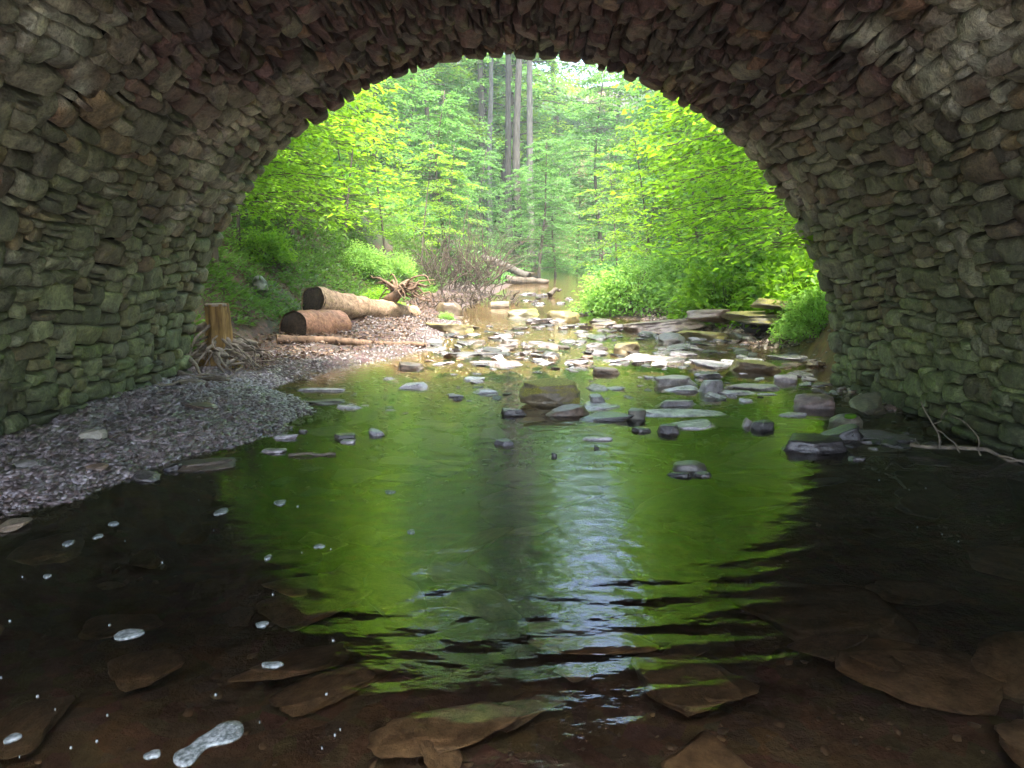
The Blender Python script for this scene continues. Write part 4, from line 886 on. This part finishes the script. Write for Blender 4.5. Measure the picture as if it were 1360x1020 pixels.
# low shrubs and herb thickets
def gen_bush(seed, n, rx, rz_, ll, mat, stems=26):
    rs = np.random.default_rng(seed); u = rs.normal(size=(n, 3)); u /= np.linalg.norm(u, axis=1, keepdims=True); u[:, 2] = np.abs(u[:, 2])
    r = rs.uniform(.45, 1.0, n) ** .6; lump = 1 + .75 * fbm(u * 2.8 + seed, seed, 3); P = u * (r * lump)[:, None] * np.array([rx, rx * .85, rz_]) + rs.normal(0, .05, (n, 3))
    D = u * np.array([1, 1, .3]) + rs.normal(0, .45, (n, 3)); Nn = np.tile([0, 0, 1.0], (n, 1)) + u * .5 + rs.normal(0, .35, (n, 3)); L = ll * rs.uniform(.55, 1.15, n)
    V, T = leafmesh(P, D, Nn, L, L * .6, .18, .2); mb = MB()
    for k in range(stems):
        a = rs.uniform(0, 6.28); e = rs.uniform(.3, .95); tube(mb, wiggle((rs.normal(0, .1), rs.normal(0, .1), 0), (math.cos(a) * rx * e, math.sin(a) * rx * .85 * e, rz_ * math.sqrt(max(.05, 1 - e * e)) * .95), 5, .1, k), np.linspace(.01, .004, 5), 4, 0, 0, False)
    a = mb.obj('stems', M['trunk']); c = build('leaves', V, T, M[mat], None, False); r = (a.data, c.data)
    for o in (a, c): bpy.data.objects.remove(o)
    return r
HB = [gen_bush(1, 5200, 1.0, .85, .095, 'herb'), gen_bush(2, 4200, .9, .7, .085, 'herb')]; GB = [gen_bush(3, 3600, 1.0, .9, .12, 'leafA'), gen_bush(4, 3600, 1.0, .9, .11, 'leafB')]
def shrub(proto, x, y, s, label, group=None, name='shrub', rz=None, zs=1):
    e = empty(name, (x, y, gz(x, y) - .05), rt.uniform(0, 6) if rz is None else rz, label, 'bush', group, s); e.scale.z = s * zs
    for d, nm in zip(proto, ('stems', 'leaves')):
        o = bpy.data.objects.new(nm, d); COL.objects.link(o); o.parent = e
for (px, py, s, v, lab) in [(838, 420, 1.25, 0, 'rounded light green herb thicket nearest the stream at the left end of the right bank'), (885, 414, 1.3, 1, 'feathery light green herb thicket behind the big smooth slab'), (925, 408, 1.3, 0, 'light green herb thicket above the brown block of stone'), (812, 412, .9, 1, 'light green thicket hanging over the upper stream')]:
    q = at(px, py); q.x = max(q.x, float(xr(q.y)) + .35); shrub(HB[v], q.x, q.y + .5, s, lab, zs=1.1)
for (x, y, s, pr_, lab) in [(4.6, 16.8, 1.3, GB[0], 'dense green bush at the middle of the right bank'), (5.8, 14.8, 1.4, GB[1], 'bright bush above the dark ledge'), (5.1, 13.0, .75, HB[1], 'small bright bush on the mossy top of the dark ledge'), (5.4, 11.3, 1.0, GB[0], 'leafy bush crowding the right arch corner'), (6.8, 12.6, 1.3, GB[0], 'broad bush behind the right arch corner'), (6.2, 18.6, 1.4, GB[0], 'broad green bush in the second row of the right bank'), (7.6, 16.8, 1.5, GB[1], 'tall bright bush on the upper right bank'), (5.0, 20.4, 1.2, HB[0], 'pale green thicket in the second row of the right bank'), (4.9, 12.2, .7, HB[0], 'pale feathery herb clump right of the dark ledge'), (5.4, 17.6, 1.5, HB[0], 'tall pale herb thicket in the middle of the right bank'), (6.4, 14.0, 1.5, GB[1], 'yellow-green bush high behind the right arch corner'), (4.3, 23.0, 1.3, HB[1], 'pale green thicket furthest along the right shore'),
                            (-4.9, 11.2, .55, GB[0], 'low fern-like bush above the old stump'), (-5.6, 12.6, .7, GB[0], 'low bush on the slope above the grey-green boulder'), (-5.2, 16.4, .7, GB[0], 'green bush behind the uprooted stump'), (-3.2, 18.6, .5, GB[1], 'bright small bush right of the uprooted stump'), (-4.0, 20.5, .8, HB[0], 'pale green thicket on the left shore'), (-3.6, 23.5, .8, HB[1], 'pale green thicket left of the tall twig heap'), (-6.8, 14.4, .9, GB[0], 'leafy bush on the upper left slope'), (-6.2, 18.2, 1.0, GB[1], 'bright bush on the upper left slope'), (-2.6, 17.7, .28, GB[1], 'tiny bright green plant on the mossy slab'), (-1.5, 17.4, .2, HB[0], 'tiny grass tuft at the end of the mossy slab')]:
    shrub(pr_, x, y, s, lab)
# ground cover and dead leaves
def cover(name, label, pts, ll, mat, seed, per=7, h=.25, flat=False):
    rs = np.random.default_rng(seed); n = len(pts)
    if flat:
        P = pts + np.stack([rs.normal(0, .05, n), rs.normal(0, .05, n), rs.uniform(.01, .05, n)], -1); D = rs.normal(0, 1, (n, 3)) * np.array([1, 1, .25]); Nn = rs.normal(0, .4, (n, 3)) + np.array([0, 0, 1]); L = ll * rs.uniform(.5, 1.2, n)
    else:
        P = np.repeat(pts, per, 0); n = len(P); a = rs.uniform(0, 6.28, n); D = np.stack([np.cos(a), np.sin(a), rs.uniform(.0, 1.1, n)], -1); P = P + D * np.array([.5, .5, 1]) * (h * rs.uniform(.1, 1, n))[:, None]; Nn = np.tile([0, 0, 1.0], (n, 1)) + rs.normal(0, .35, (n, 3)); L = ll * rs.uniform(.6, 1.3, n)
    V, T = leafmesh(P, D, Nn, L, L * (.62 if flat else .42), .1, .2); o = build(name, V, T, M[mat], None, False); tag(o, label, 'leaves' if flat else 'ground cover', None, 'stuff')
lt = lambda x, y: (x < xl(y) - 1.0) & (nzp(x, y, .9, 13) > -.25)
cover('ground_cover', 'low green herbs and ferns covering the left slope', region_pts(42000, lambda x, y: (x < np.interp(y, [9, 13, 16, 20, 30, 45], [-4.2, -4.3, -4.0, -3.0, -2.0, -1])) & (nzp(x, y, .7, 13) > -.25) & (rng.random(len(x)) < .75), -12, -2.5, 10, 34, 31), .10, 'fern', 32)
cover('ground_cover', 'low green herbs covering the right bank', region_pts(14000, lambda x, y: (x > xr(y) + np.where(y < 12, .3, .8)) & (nzp(x, y, .7, 14) > -.3), 3, 13, 9.45, 34, 33), .10, 'herb', 34)
cover('ground_cover', 'ferns and herbs on the distant forest floor', region_pts(40000, lambda x, y: ((y > 50) | (x > xr(y) + .5) | (x < xl(y) - .5)), -26, 26, 30, 100, 35), .30, 'leafC', 36, 6, .5)
cover('leaf_litter', 'brown dead leaves strewn over the left slope', region_pts(26000, lambda x, y: (x < xl(y) - .5), -9, -1.5, 9.6, 24, 37), .075, 'litter', 38, flat=True)
cover('leaf_litter', 'brown dead leaves caught among the right bank stones', region_pts(7000, lambda x, y: (x > xr(y) + .25), 2.5, 8, 9.6, 22, 39), .07, 'litter', 40, flat=True)

# ------------------------------------------------------------------ air
def haze(x0, x1, y0, y1, z0, z1, dens):
    V = [(x, y, z) for x in (x0, x1) for y in (y0, y1) for z in (z0, z1)]
    m, t, n, l = mat_new('misty_air'); v = N(t, 'ShaderNodeVolumePrincipled'); v.inputs['Color'].default_value = (.86, .95, .97, 1); v.inputs['Density'].default_value = dens
    o = N(t, 'ShaderNodeOutputMaterial'); l.new(v.outputs[0], o.inputs['Volume'])
    b = build('haze', V, np.array([(0, 1, 3, 2), (4, 6, 7, 5), (0, 4, 5, 1), (2, 3, 7, 6), (1, 5, 7, 3), (0, 2, 6, 4)]), m); tag(b, 'thin pale mist in the wooded valley', 'haze', None, 'stuff')
haze(-800, 800, -800, 800, -3, 75, .0009)
